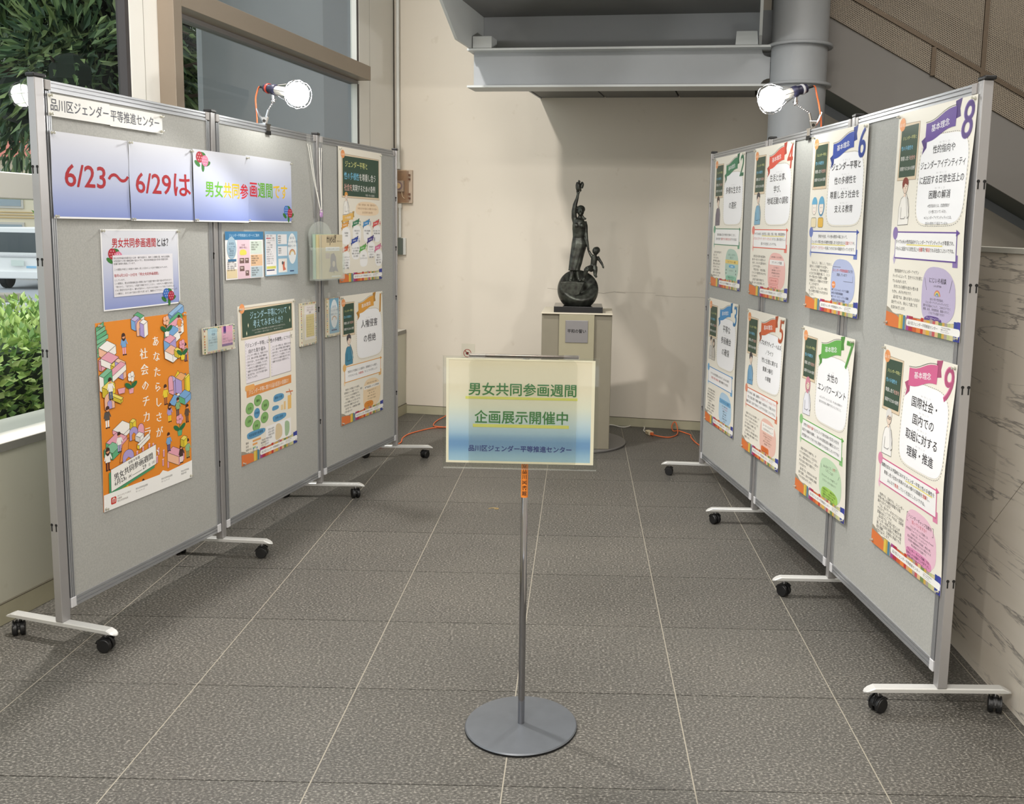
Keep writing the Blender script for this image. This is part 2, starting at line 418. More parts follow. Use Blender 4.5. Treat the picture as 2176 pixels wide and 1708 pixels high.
MB().box(.0062, .0075, -9.2, -.012, .6205, .649).build('sill_edge', pm('grey_sill_edge', (140, 138, 130), .6), sill)

# windows
darkf = pm('dark_window_bead', (70, 66, 66), .45, .3)
w1 = empty('window_1', C0, TH, kind='structure')
MB().box(-.125, -.082, -3.055, -3.031, .652, 4.6).build('side_frame', darkf, w1)
MB().box(-.17, -.075, -9.2, -3.056, 1.505, 1.60).build('transom_rail', M['pilaster'], w1, bevel=.004)
MB().box(-.122, -.116, -9.2, -3.056, 1.601, 4.6).build('glass_pane', M['glass'], w1)
MB().box(-.122, -.116, -9.2, -3.056, .653, 1.504).build('glass_pane', M['glass'], w1)
MB().box(-.15, -.08, -6.10, -6.02, .653, 4.6).build('mullion', M['pilaster'], w1)
w2 = empty('window_2', C0, TH, kind='structure')
MB().box(-.14, 0, -2.835, -2.772, .653, 4.6).build('jamb', M['tan'], w2, bevel=.002)
f2 = MB(); f2.box(-.14, 0.0, -2.771, -.640, 2.395, 2.488)
f2.build('transom_rail', M['tan'], w2, bevel=.002)
MB().box(-.15, -.09, -2.771, -.646, 2.372, 2.394).build('glazing_bead', pm('grey_bead', (120, 116, 114), .5), w2)
bb = MB().box(-.13, -.082, -.664, -.646, .653, 2.371).box(-.13, -.082, -.664, -.646, 2.489, 4.6)
bb.build('side_frame', darkf, w2)
bb = MB().box(-.128, -.086, -.672, -.665, .653, 2.371).box(-.128, -.086, -.672, -.665, 2.489, 4.6)
bb.build('side_highlight', M['white_plastic'], w2)  # white strip standing in for the highlight along the side frame
MB().box(-.124, -.118, -2.771, -.673, .653, 2.371).build('glass_pane', M['glass'], w2)
MB().box(-.124, -.118, -2.771, -.673, 2.489, 4.6).build('glass_pane', M['glass'], w2)

# marble wall on the right, slabs with a slanting joint
wr = empty('wall_right', (1.356, 0, 0), kind='structure')
def jl(z): return 2.77+(.691-z)/1.028
za, zb = -.02, 1.395
MB().prism([(jl(za)+.0012, za), (5.6, za), (5.6, zb), (jl(zb)+.0012, zb)], 0, .11, 'x').build('marble_slab', M['marble'], wr)
MB().prism([(2.66, za), (jl(za)-.0012, za), (jl(zb)-.0012, zb), (2.66, zb)] if jl(zb) > 2.66 else [(2.66, za), (jl(za)-.0012, za), (2.66, .691+(2.77-2.66)*1.028-.002)], .0005, .11, 'x').build('marble_slab', M['marble'], wr)
MB().prism([(2.0, za), (2.657, za), (2.657, .80), (jl(zb)-.0012, zb), (2.0, zb)], 0, .11, 'x').build('marble_slab', M['marble'], wr)
MB().box(.002, .108, -1.0, 5.59, -.05, zb-.002).build('wall_core', pm('joint_core', (120, 112, 100), .8), wr)
MB().box(.0005, .11, -1.0, 1.998, -.02, zb).build('marble_slab', M['marble'], wr)
MB().box(-.006, .116, -1.0, 5.6, 1.396, 1.412).build('cap_strip', pm('pale_cap', (196, 194, 184), .4), wr)
# rest of the hall, out of the frame
hm = pm('hall_wall', (200, 192, 178), .7)
o = MB().box(8.6, 8.8, -12, 0, 0, 4.6).build('wall_far_right', hm, None, loc=C0, rot=(0, 0, TH)); o['kind'] = 'structure'
o = MB().box(-.4, 9, -12.2, -12, -.1, 4.6).build('wall_front', hm, None, loc=C0, rot=(0, 0, TH)); o['kind'] = 'structure'

# ================================================================ STEEL AND STAIR (room frame)
cx, cy, cr = 2.785, -1.11, .158
colm = empty('steel_column', RW(cx, cy, 0), TH, 'round grey painted steel column rising behind the right display boards', 'column')
mb = MB(); mb.lathe([(cr, .001), (cr, 4.58)], n=48); mb.build('shaft', M['steel'], colm, smooth=40)
for z in (2.268, 2.484):
    MB().lathe([(cr+.001, z), (cr+.026, z), (cr+.029, z+.004), (cr+.029, z+.012), (cr+.026, z+.016), (cr+.001, z+.016)], n=48).build('ring_flange', M['steel'], colm, smooth=30)
MB().lathe([(cr+.001, 0), (cr+.012, 0), (cr+.012, .03), (cr+.001, .03)], n=48).build('base_collar', M['steel'], colm, smooth=30)

bm_ = empty('steel_beam', RW(.845, -1.1125, 2.266), TH, 'grey steel H-beam spanning from the column across the top of the back wall', 'beam')
L = cx-cr-.845-.002
MB().box(0, L, -.0875, .0875, 0, .012).build('bottom_flange', M['steel_light'], bm_)
MB().box(0, L, -.0875, .0875, .214, .226).build('top_flange', M['steel_light'], bm_)
web = [(.018, .012), (L-.075, .012)]
web += [(L-.055, .012+.040*math.sin(t*PI/10)) if False else (L-.045+.045*math.sin(-PI/2+t*PI/10)*1.0, .012+.042*math.sin(t*PI/10/1.0*.5)) for t in range(0, 6)]
web = [(.018, .012), (L-.05, .012), (L-.046, .03), (L-.034, .044), (L-.015, .052), (L, .054), (L, .172), (L-.015, .174), (L-.034, .182), (L-.046, .196), (L-.05, .214), (.018, .214)]
MB().prism(web, -.005, .005, 'y').build('web', M['steel'], bm_)

st = empty('staircase', RW(1.7, -.6, 2.3), TH, 'grey steel staircase and landing overhead with perforated metal balustrades', 'staircase')
def S(o):   # parts are modelled in room coordinates
    o.location = (-1.7, .6, -2.3); return o
# landing soffit panels seen under the beam
xs = [1.03, 1.497, 2.022, 2.55, 2.90]
for a, b in zip(xs, xs[1:]):
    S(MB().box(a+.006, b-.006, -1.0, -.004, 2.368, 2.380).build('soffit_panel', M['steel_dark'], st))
S(MB().box(1.02, 2.91, -1.01, -.003, 2.382, 2.43).build('landing_slab', M['dark'], st))
S(MB().box(1.022, 1.034, -1.0, -.003, 2.362, 2.380).build('soffit_trim', M['steel'], st))
# back plate, far stringers and horizontal soffit of the upper flight
S(MB().box(.870, 2.70, -.93, -.918, 2.432, 2.74).build('riser_plate', M['steel'], st))
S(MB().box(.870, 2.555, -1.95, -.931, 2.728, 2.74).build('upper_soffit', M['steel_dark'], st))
poly = [(-.918, 2.494), (-1.455, 2.494), (-1.735, 2.650), (-4.2, 4.03), (-4.2, 4.4), (-.918, 4.4)]
S(MB().prism(poly, .852, .868, 'x').build('stringer_plate', M['steel_light'], st))
S(MB().prism(poly, 2.556, 2.572, 'x').build('stringer_plate', M['steel_light'], st))
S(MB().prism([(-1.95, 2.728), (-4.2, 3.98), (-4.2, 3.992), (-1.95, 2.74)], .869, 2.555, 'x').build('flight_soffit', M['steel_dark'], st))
S(MB().box(.874, .99, -1.18, -1.06, 2.497, 2.565).build('bearing_block', M['steel_light'], st))
S(MB().prism([(2.425, 2.497), (2.553, 2.497), (2.545, 2.572), (2.43, 2.572)], -1.18, -1.06, 'y').build('bearing_block', M['steel_light'], st))
# flight going down to the right
tt = (2.946, 2.705, 4.09, 2.05)
sl = (tt[3]-tt[1])/(tt[2]-tt[0])
def ztop(x): return tt[1]+(x-tt[0])*sl
def zbot(x): return ztop(x)-.405
X1 = 7.4
pl = [(2.62, ztop(2.62)), (X1, ztop(X1)), (X1, zbot(X1)), (2.62, zbot(2.62))]
S(MB().prism(pl, -.90, -.885, 'y').build('stringer', pm('warm_grey_stringer', (126, 122, 117), .5), st))
S(MB().prism(pl, -.02, -.008, 'y').build('stringer', M['steel'], st))
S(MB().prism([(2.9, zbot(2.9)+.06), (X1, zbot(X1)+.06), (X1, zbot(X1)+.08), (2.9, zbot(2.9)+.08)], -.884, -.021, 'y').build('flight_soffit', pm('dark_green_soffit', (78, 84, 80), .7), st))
k = 0; x = 2.95
while x < X1-.3:
    S(MB().box(x, x+.30, -.884, -.021, ztop(x+.30)-.06, ztop(x+.30)-.03).build('tread', M['steel_dark'], st)); x += .28
def band(name, y, o0, o1, x0, x1, th, m, dy=0):
    # a bar or sheet parallel to the flight between two heights over the stringer top; object space follows the slope
    a = math.atan(sl); Ld = (x1-x0)/math.cos(a)
    b = MB().prism([(o0*math.sin(a), o0*math.cos(a)), (Ld+o0*math.sin(a), o0*math.cos(a)), (Ld+o1*math.sin(a), o1*math.cos(a)), (o1*math.sin(a), o1*math.cos(a))], -th/2, th/2, 'y').build(name, m, st)
    b.location = (x0-1.7, y+.6, ztop(x0)-2.3); b.rotation_euler = (0, -a, 0); return b
brz = pm('bronze_rail', (96, 82, 66), .45, .4)
for y in (-.915, -.03):
    band('mid_rail', y, .162, .190, 2.95, 7.2, .025, brz)
    band('handrail', y, .95, .99, 2.95, 7.2, .04, brz)
    xp = 3.548; 
    x0 = 2.95
    for xa, xb in ((2.95, 3.535), (3.562, 3.806), (3.834, 4.9), (4.93, 6.0)):
        band('perforated_panel', y, .004, .160, xa, xb, .002, M['perf'])
    for xa, xb in ((2.95, 3.806), (3.834, 4.9), (4.93, 6.0)):
        band('perforated_panel', y, .192, .94, xa, xb, .002, M['perf'])
    for xp, h0, h1 in ((3.548, 0, .16), (3.82, -.05, .95), (4.915, -.05, .95)):
        S(MB().box(xp-.012, xp+.012, y-.012, y+.012, ztop(xp)+h0, ztop(xp)+h1).build('baluster_post', brz, st))
# upper flight balustrade behind, a pale band crossing the top right corner
S(MB().prism([(3.1, 3.14), (7.2, .95+.2), (7.2, 1.3+.25), (3.1, 3.62)], -.30, -.29, 'y').build('inner_skirt', pm('pale_skirt', (170, 160, 146), .6), st))

# ================================================================ OUTSIDE
out = MB().box(-60, -.34, -30, 60, -.75, -.62)
og = out.build('ground_outside', pm('grey_paving', (150, 150, 146), .8, var=.05), None, loc=C0, rot=(0, 0, TH)); og['kind'] = 'structure'
road = MB().add([(-40, 6, -.61), (10, 26.0, -.61), (10, 40, -.61), (-40, 20, -.61)], [(0, 1, 2, 3)])
# the road runs across the view beyond the hedge
rd = MB().box(-40, 8, 19.0, 30, -.619, -.600).build('road', pm('pale_asphalt', (156, 160, 164), .85, var=.03), None, loc=(0, 0, 0)); rd['kind'] = 'structure'
kb = MB().box(-40, 8, 18.75, 18.95, -.618, -.50).box(-40, 8, 21.6, 21.8, -.5995, -.594).build('kerb', pm('pale_kerb', (205, 204, 198), .8), None); kb['kind'] = 'structure'
ks = MB().box(-15.0, -13.6, 22.1, 22.7, -.599, -.42).build('kerb_stone', pm('stone_kerb', (160, 152, 138), .85), None, bevel=.03); ks['kind'] = 'structure'

wing = empty('outer_wing_wall', C0, TH, kind='structure')
wingm = pm('blue_grey_cladding', (126, 130, 132), .6, var=.02, scale=1.5)
MB().box(-1.24, -1.20, -.70, 1.165, -.6, 5.6).build('cladding_panel', wingm, wing)
MB().box(-1.335, -1.215, 1.172, 3.4, -.6, 5.6).build('cladding_panel', pm('darker_cladding', (108, 112, 115), .6), wing)
MB().box(-1.30, -1.225, 1.160, 1.176, -.6, 5.6).build('joint', M['dark'], wing)
MB().box(-1.19, .3, 3.41, 3.5, -.6, 5.6).build('cladding_panel', wingm, wing)

def leafmesh(name, n, fn, L, W, mats, parent, droop=.3):
    vs = []; fs = []; mi = []
    for i in range(n):
        p, dirv = fn()
        d = Vector(dirv); d = d.normalized(); s = d.cross(Vector((random.gauss(0, 1), random.gauss(0, 1), random.gauss(0, 1)))).normalized()
        l = L*random.uniform(.7, 1.25); w_ = W*random.uniform(.8, 1.2); nn = d.cross(s)
        a = Vector(p); m1 = a+d*l*.45+nn*l*.06; b = a+d*l-nn*l*droop*.3
        k = len(vs); vs += [a, m1+s*w_/2, b, m1-s*w_/2]; fs += [(k, k+1, k+2), (k, k+2, k+3)]; q = random.randrange(len(mats)); mi += [q, q]
    me = bpy.data.meshes.new(name); me.from_pydata([tuple(v) for v in vs], [], fs)
    for m_ in mats: me.materials.append(m_)
    me.polygons.foreach_set('material_index', mi)
    o = bpy.data.objects.new(name, me); COL.objects.link(o); o.parent = parent; o['kind'] = 'stuff'; return o
def leafm(name, rgb):
    m = pm(name, rgb, .42); m.node_tree.nodes['Principled BSDF'].inputs['Subsurface Weight'].default_value = 0; return m
GH = [leafm('hedge_leaf', c_) for c_ in ((168, 200, 112), (190, 216, 126), (136, 176, 100), (206, 226, 150))]
GT = [leafm('tree_leaf', c_) for c_ in ((84, 112, 76), (110, 136, 88), (62, 88, 64), (140, 160, 106))]
hedge = empty('hedge', RW(-1.05, -3.2, -.6), TH, 'clipped green hedge right outside the left window below the street', 'hedge')
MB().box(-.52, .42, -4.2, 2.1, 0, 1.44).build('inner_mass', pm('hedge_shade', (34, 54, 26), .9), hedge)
def hf():
    y = random.uniform(-2.2, 2.2)
    if random.random() < .5: x = random.uniform(-.6, .52); z = 1.44+random.uniform(-.02, .11)+.03*math.sin(y*7); d = (random.gauss(0, .5), random.gauss(0, .5), 1)
    else: x = .42+random.uniform(0, .10); z = random.uniform(.85, 1.5); d = (1, random.gauss(0, .6), random.gauss(.5, .5))
    return (x, y, z), d
leafmesh('foliage', 12000, hf, .050, .028, GH, hedge)
MB().tube([(0, 0, -.01), (.02, .05, .4), (0, 0, .9)], .03, 6).build('stem', pm('bark', (92, 78, 64), .9), hedge)

def tree(label, base, crown, R, H, n, name='street_tree', lean=(0, 0)):
    t = empty(name, base, 0, label, 'tree')
    h = crown[2]-base[2]
    cx_, cy_ = crown[0]-base[0], crown[1]-base[1]
    tr = MB(); tr.tube([(0, 0, -.02), (cx_*.3, cy_*.3, h*.4), (cx_*.8, cy_*.8, h*.8), (cx_, cy_, h+H*.3)], [.16, .13, .10, .05], 9)
    tr.build('trunk', pm('reddish_bark', (112, 84, 68), .9, var=.2), t, smooth=50)
    br = MB()
    for k in range(16):
        a = k*2.4; z = h*.75+H*.5*random.random()
        br.tube([(cx_*.8, cy_*.8, z-.2), (cx_+math.cos(a)*R*.5, cy_+math.sin(a)*R*.5, z+.2), (cx_+math.cos(a)*R*.9, cy_+math.sin(a)*R*.9, z+random.uniform(-.2, .5))], [.035, .02, .008], 5)
    br.build('branches', pm('bark_branch', (84, 70, 58), .9), t)
    cl = [(Vector((random.gauss(0, .45)*R, random.gauss(0, .42)*R, random.uniform(-.9, .9)*H)), random.uniform(.2, .42)*R) for _ in range(70)]
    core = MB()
    for c_, r_ in cl: core.ball(Vector((cx_, cy_, h+.2))+c_, r_*.28, 7, 5)  # dark core balls added inside the crown to block the sky
    core.build('crown_core', pm('dark_crown_core', (26, 40, 28), .9), t)['kind'] = 'stuff'
    def f():
        c_, r_ = random.choice(cl); v = Vector((random.gauss(0, 1), random.gauss(0, 1), random.gauss(0, 1))).normalized()
        p = c_+v*r_*random.uniform(.6, 1.); return Vector((cx_, cy_, h+.2))+p, (v.x, v.y, v.z-.35)
    leafmesh('foliage', n, f, .17, .045, GT, t)
    return t
tree('dense dark-leaved tree outside the upper left window pane', RW(-4.6, 2.7, -.6), RW(-3.9, 1.35, 3.35), 2.1, 1.45, 27000)
tree('tree half hidden by the grey wing wall in the slit beside the tan frame', RW(-8.2, 7.4, -.6), RW(-7.6, 7.2, 3.4), 1.5, 1.5, 6500)

van = empty('white_van', (-15.60, 26.0, -.6), 0, 'white minivan seen from behind on the street outside', 'car')
def vbody():
    W_, H_ = 1.48, 1.72
    prof = [(-.74, .32), (-.74, 1.0), (-.68, 1.5), (-.60, 1.68), (-.52, 1.72), (.52, 1.72), (.60, 1.68), (.68, 1.5), (.74, 1.0), (.74, .32)]
    m = MB(); m.prism(prof, 0, 3.2, 'y'); return m
wm = pm('white_car_paint', (240, 240, 238), .3)
vbody().build('body', wm, van, bevel=.03)
MB().prism([(-.62, 1.03), (-.56, 1.58), (.56, 1.58), (.62, 1.03)], -.012, .02, 'y').build('rear_window', pm('dark_car_glass', (74, 82, 84), .12), van, bevel=.01)
MB().box(-.72, .72, -.07, .01, .30, .52).build('bumper', wm, van, bevel=.03)
for s in (-1, 1): MB().box(s*.70-.06, s*.70+.06, -.03, .02, .62, 1.0).build('tail_lamp', pm('red_tail_lamp', (196, 92, 84), .3), van, bevel=.01)
MB().box(-.17, .17, -.085, -.075, .66, .82).build('number_plate', pm('plate', (214, 224, 216), .5), van)
MB().box(-.5, .5, -.03, .015, .90, .955).build('chrome_strip', M['chrome'], van, bevel=.005)
MB().box(.20, .46, -.018, .005, .60, .66).build('blue_sticker', pm('pale_blue_sticker', (150, 196, 226), .5), van)
for s in (-1, 1):
    for y in (.55, 2.6): MB().lathe([(.28, -.09), (.30, -.07), (.30, .07), (.28, .09)], (s*.62, y, .30), 20, 'x').build('wheel', M['black'], van, smooth=40)
van.rotation_euler = (0, 0, math.radians(4))

hs = empty('house', (-21.5, 34, -.6), math.radians(8), 'cream house with a red roof across the street', 'house')
MB().box(-4, 5, 0, 5, 0, 4.1).build('wall', pm('cream_render', (226, 216, 190), .8), hs)
MB().prism([(-.5, 4.1), (2.5, 5.3), (5.5, 4.1)], -4.3, 5.3, 'x').build('roof', pm('red_roof', (190, 110, 92), .8), hs)
for x_ in (-2.6, .2, 2.2, 3.7):
    wf = MB().box(x_, x_+1.1, -.06, .01, 2.3, 3.7).build('window', pm('pale_frame', (200, 196, 186), .6), hs)
    MB().box(x_+.08, x_+1.02, -.075, -.062, 2.38, 3.62).build('pane', pm('grey_pane', (150, 164, 170), .2), wf)
    wf = MB().box(x_, x_+1.1, -.06, .01, .6, 1.8).build('window', pm('pale_frame', (200, 196, 186), .6), hs)
    MB().box(x_+.08, x_+1.02, -.075, -.062, .68, 1.72).build('pane', pm('grey_pane', (150, 164, 170), .2), wf)
for z_ in (1.95, 2.05, 2.15): MB().box(-4, 5, -.05, -.001, z_, z_+.03).build('board_line', pm('ochre_board', (206, 176, 120), .7), hs)
h2 = empty('house', (-12.6, 35.5, -.6), math.radians(8), 'ochre boarded house to the right of the cream house', 'house')
MB().box(-3.2, 4, 0, 5, 0, 3.9).build('wall', pm('ochre_board_wall', (216, 188, 138), .8), h2)
MB().prism([(-.5, 3.9), (2.5, 5.0), (5.5, 3.9)], -3.5, 4.3, 'x').build('roof', pm('grey_roof', (128, 120, 114), .8), h2)
MB().box(-2.4, -1.2, -.05, .01, 1.2, 2.4).build('window', pm('blue_grey_window', (136, 152, 160), .3), h2)
pt = empty('brick_planter', (-16.3, 30.2, -.6), 0, 'brick-red planter box with green shrubs behind the van', 'planter')
MB().box(-.9, .55, 0, .6, 0, 1.75).build('box', pm('brick_box', (186, 120, 96), .8, var=.1), pt)
def pf():
    return (random.uniform(-1.2, .6), random.uniform(0, .5), 1.75+random.random()*.95), (random.gauss(0, 1), random.gauss(0, 1), .6)
leafmesh('shrub', 900, pf, .2, .09, GH, pt)
tree('slender street tree behind the white van', (-15.3, 31.0, -.6), (-15.7, 31.3, 5.2), 1.6, 1.6, 2500)

bx = empty('paper_box', RW(-.19, -4.08, .652), TH+.1, 'brown paper box with a green edge lying on the window sill', 'box')
MB().box(-.13, .13, -.16, .18, 0, .055).build('carton', pm('brown_card', (176, 146, 112), .8), bx, bevel=.003)
MB().box(.1305, .134, -.16, .18, .0, .008).build('green_edge', pm('green_paper', (112, 150, 70), .7), bx)
MB().box(-.10, .10, -.12, .14, .0555, .058).build('lid_flap', pm('pale_card', (206, 186, 154), .8), bx)

# ================================================================ WALL FITTINGS
cd = empty('conduit', RW(-.050, -.0195, 1.0), TH, 'white vertical conduit pipe in the back left corner', 'pipe')
MB().tube([(0, 0, .865), (0, 0, 3.58)], .013, 12).build('upper_pipe', M['white_plastic'], cd, smooth=50)
MB().tube([(.012, 0, .345), (.012, 0, .594)], .011, 12).build('lower_pipe', M['white_plastic'], cd, smooth=50)
MB().tube([(0, 0, .85), (0, 0, .90)], .018, 12).build('coupling', M['white_plastic'], cd, smooth=50)
MB().tube([(.012, 0, .565), (.012, 0, .597)], .016, 12).build('coupling', M['white_plastic'], cd, smooth=50)
tb = empty('timer_box', RW(-.0100, -.002, 1.60), TH, 'brownish clear-cover timer switch box on the conduit', 'switch box')
brn = pm('brown_tinted_case', (196, 178, 158), .4)
MB().box(-.075, .070, -.022, 0, 0, .245).build('back_case', brn, tb, bevel=.003)
MB().box(-.072, .045, -.024, -.0225, .006, .238).build('inner_plate', pm('mid_brown', (150, 126, 106), .6), tb)
MB().box(-.062, .012, -.052, -.0245, .085, .165).build('timer_body', pm('grey_timer', (178, 172, 172), .5), tb, bevel=.002)
MB().lathe([(.031, -.058), (.031, -.0525)], (-.025, 0, .127), 24, 'y').build('dial_ring', pm('violet_grey_ring', (134, 122, 146), .5), tb, smooth=30)
MB().lathe([(.020, -.062), (.021, -.0585)], (-.025, 0, .127), 24, 'y').build('dial', pm('cream_dial', (226, 210, 176), .5), tb, smooth=30)
mb = MB(); mb.tube([(-.05, -.04, .084), (-.058, -.038, .05), (-.07, -.03, .03)], .003, 6); mb.tube([(-.005, -.04, .084), (.0, -.038, .05), (.014, -.03, .034)], .003, 6)
mb.build('wire', M['white_cable'], tb)
for z in (.03, .06, .17, .20): MB().box(.047, .058, -.040, -.0225, z, z+.014).build('latch', pm('latch_brown', (110, 74, 52), .5), tb)
MB().box(-.078, .044, -.066, -.0625, .002, .243).build('clear_cover', clear('amber_cover', (250, 244, 236), .05, veil=.03, veilcol=(210, 190, 170)), tb)
gb = empty('outlet_box', RW(-.038, -.002, 1.215), TH, 'small dark green outlet box with a pale rim below the timer box', 'switch box')
MB().box(-.045, .045, -.020, 0, 0, .128).build('back_box', M['white_plastic'], gb, bevel=.003)
MB().box(-.045, .026, -.042, -.0205, .002, .126).build('lid', pm('dark_green_lid', (92, 100, 92), .5), gb, bevel=.003)
sk = empty('sticker', RW(.496, -.001, .455), TH, 'square no-insects sticker with a red prohibition ring on the back wall', 'sticker')
MB().box(-.052, .052, -.0012, 0, 0, .105).build('backing', pm('sticker_paper', (214, 208, 190), .5), sk)
mb = MB(); n_ = 32
for k in range(n_):
    a, b = 2*PI*k/n_, 2*PI*(k+1)/n_
    q = lambda r, t: (r*math.cos(t)-.006, -.0018, .033+r*math.sin(t))
    mb.add([q(.031, a), q(.031, b), q(.026, b), q(.026, a)], [(0, 1, 2, 3)])
a = math.radians(45)
mb.add([(-.006-.029*math.cos(a)-.002, -.0018, .033+.029*math.sin(a)-.002), (-.006-.029*math.cos(a)+.002, -.0018, .033+.029*math.sin(a)+.002), (-.006+.029*math.cos(a)+.002, -.0018, .033-.029*math.sin(a)+.002), (-.006+.029*math.cos(a)-.002, -.0018, .033-.029*math.sin(a)-.002)], [(0, 1, 2, 3)])
mb.build('prohibition_ring', pm('red_print', (150, 48, 40), .5), sk)
mb = MB(); mb.lathe([(.011, -.0017), (.011, -.0016)], (-.006, 0, .032), 14, 'y')
for s in (-1, 1):
    for dz in (-.008, 0, .008): mb.box(-.006+min(0, s*.018), -.006+max(0, s*.018), -.0017, -.0016, .0315+dz, .0330+dz)
mb.build('beetle', pm('dark_print', (60, 34, 28), .5), sk)

# ================================================================ DISPLAY BOARDS AND POSTS
PL = [Vector((-1.735, 3.03, 0)), Vector((-1.53, 3.905, 0)), Vector((-1.35, 4.80, 0)), Vector((-1.125, 5.68, 0))]
QR = [Vector((1.128, 2.695, 0)), Vector((1.03, 3.59, 0)), Vector((.893, 4.50, 0)), Vector((.745, 5.40, 0))]
def rail_profile(w):      # (depth, height) cross-section with two shallow grooves on each face
    d = .0145
    return [(-d, 0), (-d, w*.28), (-d+.004, w*.30), (-d+.004, w*.40), (-d, w*.42), (-d, w*.66), (-d+.004, w*.68), (-d+.004, w*.78), (-d, w*.80), (-d, w),
            (d, w), (d, w*.80), (d-.004, w*.78), (d-.004, w*.68), (d, w*.66), (d, w*.42), (d-.004, w*.40), (d-.004, w*.30), (d, w*.28), (d, 0)]
ZB, ZT = .118, 1.876
def board(A, B, label):
    d = B-A; Ln = d.length; ang = math.atan2(d.y, d.x)
    t = empty('display_board', A, ang, label, 'display board', 'grey display boards linked in two rows')
    x0, x1 = .0235, Ln-.0235
    MB().box(x0+.012, x1-.012, -.010, .010, ZB+.02, ZT-.02).build('panel', M['board'], t)
    rp = rail_profile(.034)
    m = MB(); m.prism([(p[0], ZT-.034+p[1]) for p in rp], x0+.014, x1-.014, 'x'); m.build('top_rail', M['alu'], t)
    m = MB(); m.prism([(p[0], ZB+p[1]) for p in rp], x0+.014, x1-.014, 'x'); m.build('bottom_rail', M['alu'], t)
    sp = rail_profile(.020)
    m = MB(); m.prism([(x0+p[1], p[0]) for p in sp], ZB+.034, ZT-.034, 'z'); m.build('side_rail', M['alu'], t)
    m = MB(); m.prism([(x1-p[1], p[0]) for p in sp], ZB+.034, ZT-.034, 'z'); m.build('side_rail', M['alu'], t)
    for xc in (x0, x1-.022):
        MB().box(xc-.001, xc+.023, -.0165, .0165, ZT-.030, ZT+.001).build('corner_cap', pm('clear_grey_cap', (170, 166, 164), .35), t, bevel=.002)
        MB().box(xc-.001, xc+.023, -.0165, .0165, ZB-.001, ZB+.034).build('corner_cap', pm('white_corner_cap', (214, 214, 216), .3), t, bevel=.002)
    return t
B1 = board(PL[0], PL[1], 'grey display board nearest the camera in the left row')
B2 = board(PL[1], PL[2], 'grey display board in the middle of the left row under the left clamp lamp')
B3 = board(PL[2], PL[3], 'grey display board at the far end of the left row')
B4 = board(QR[1], QR[0], 'grey display board nearest the camera in the right row')
B5 = board(QR[2], QR[1], 'grey display board in the middle of the right row under the right clamp lamp')
B6 = board(QR[3], QR[2], 'grey display board at the far end of the right row')

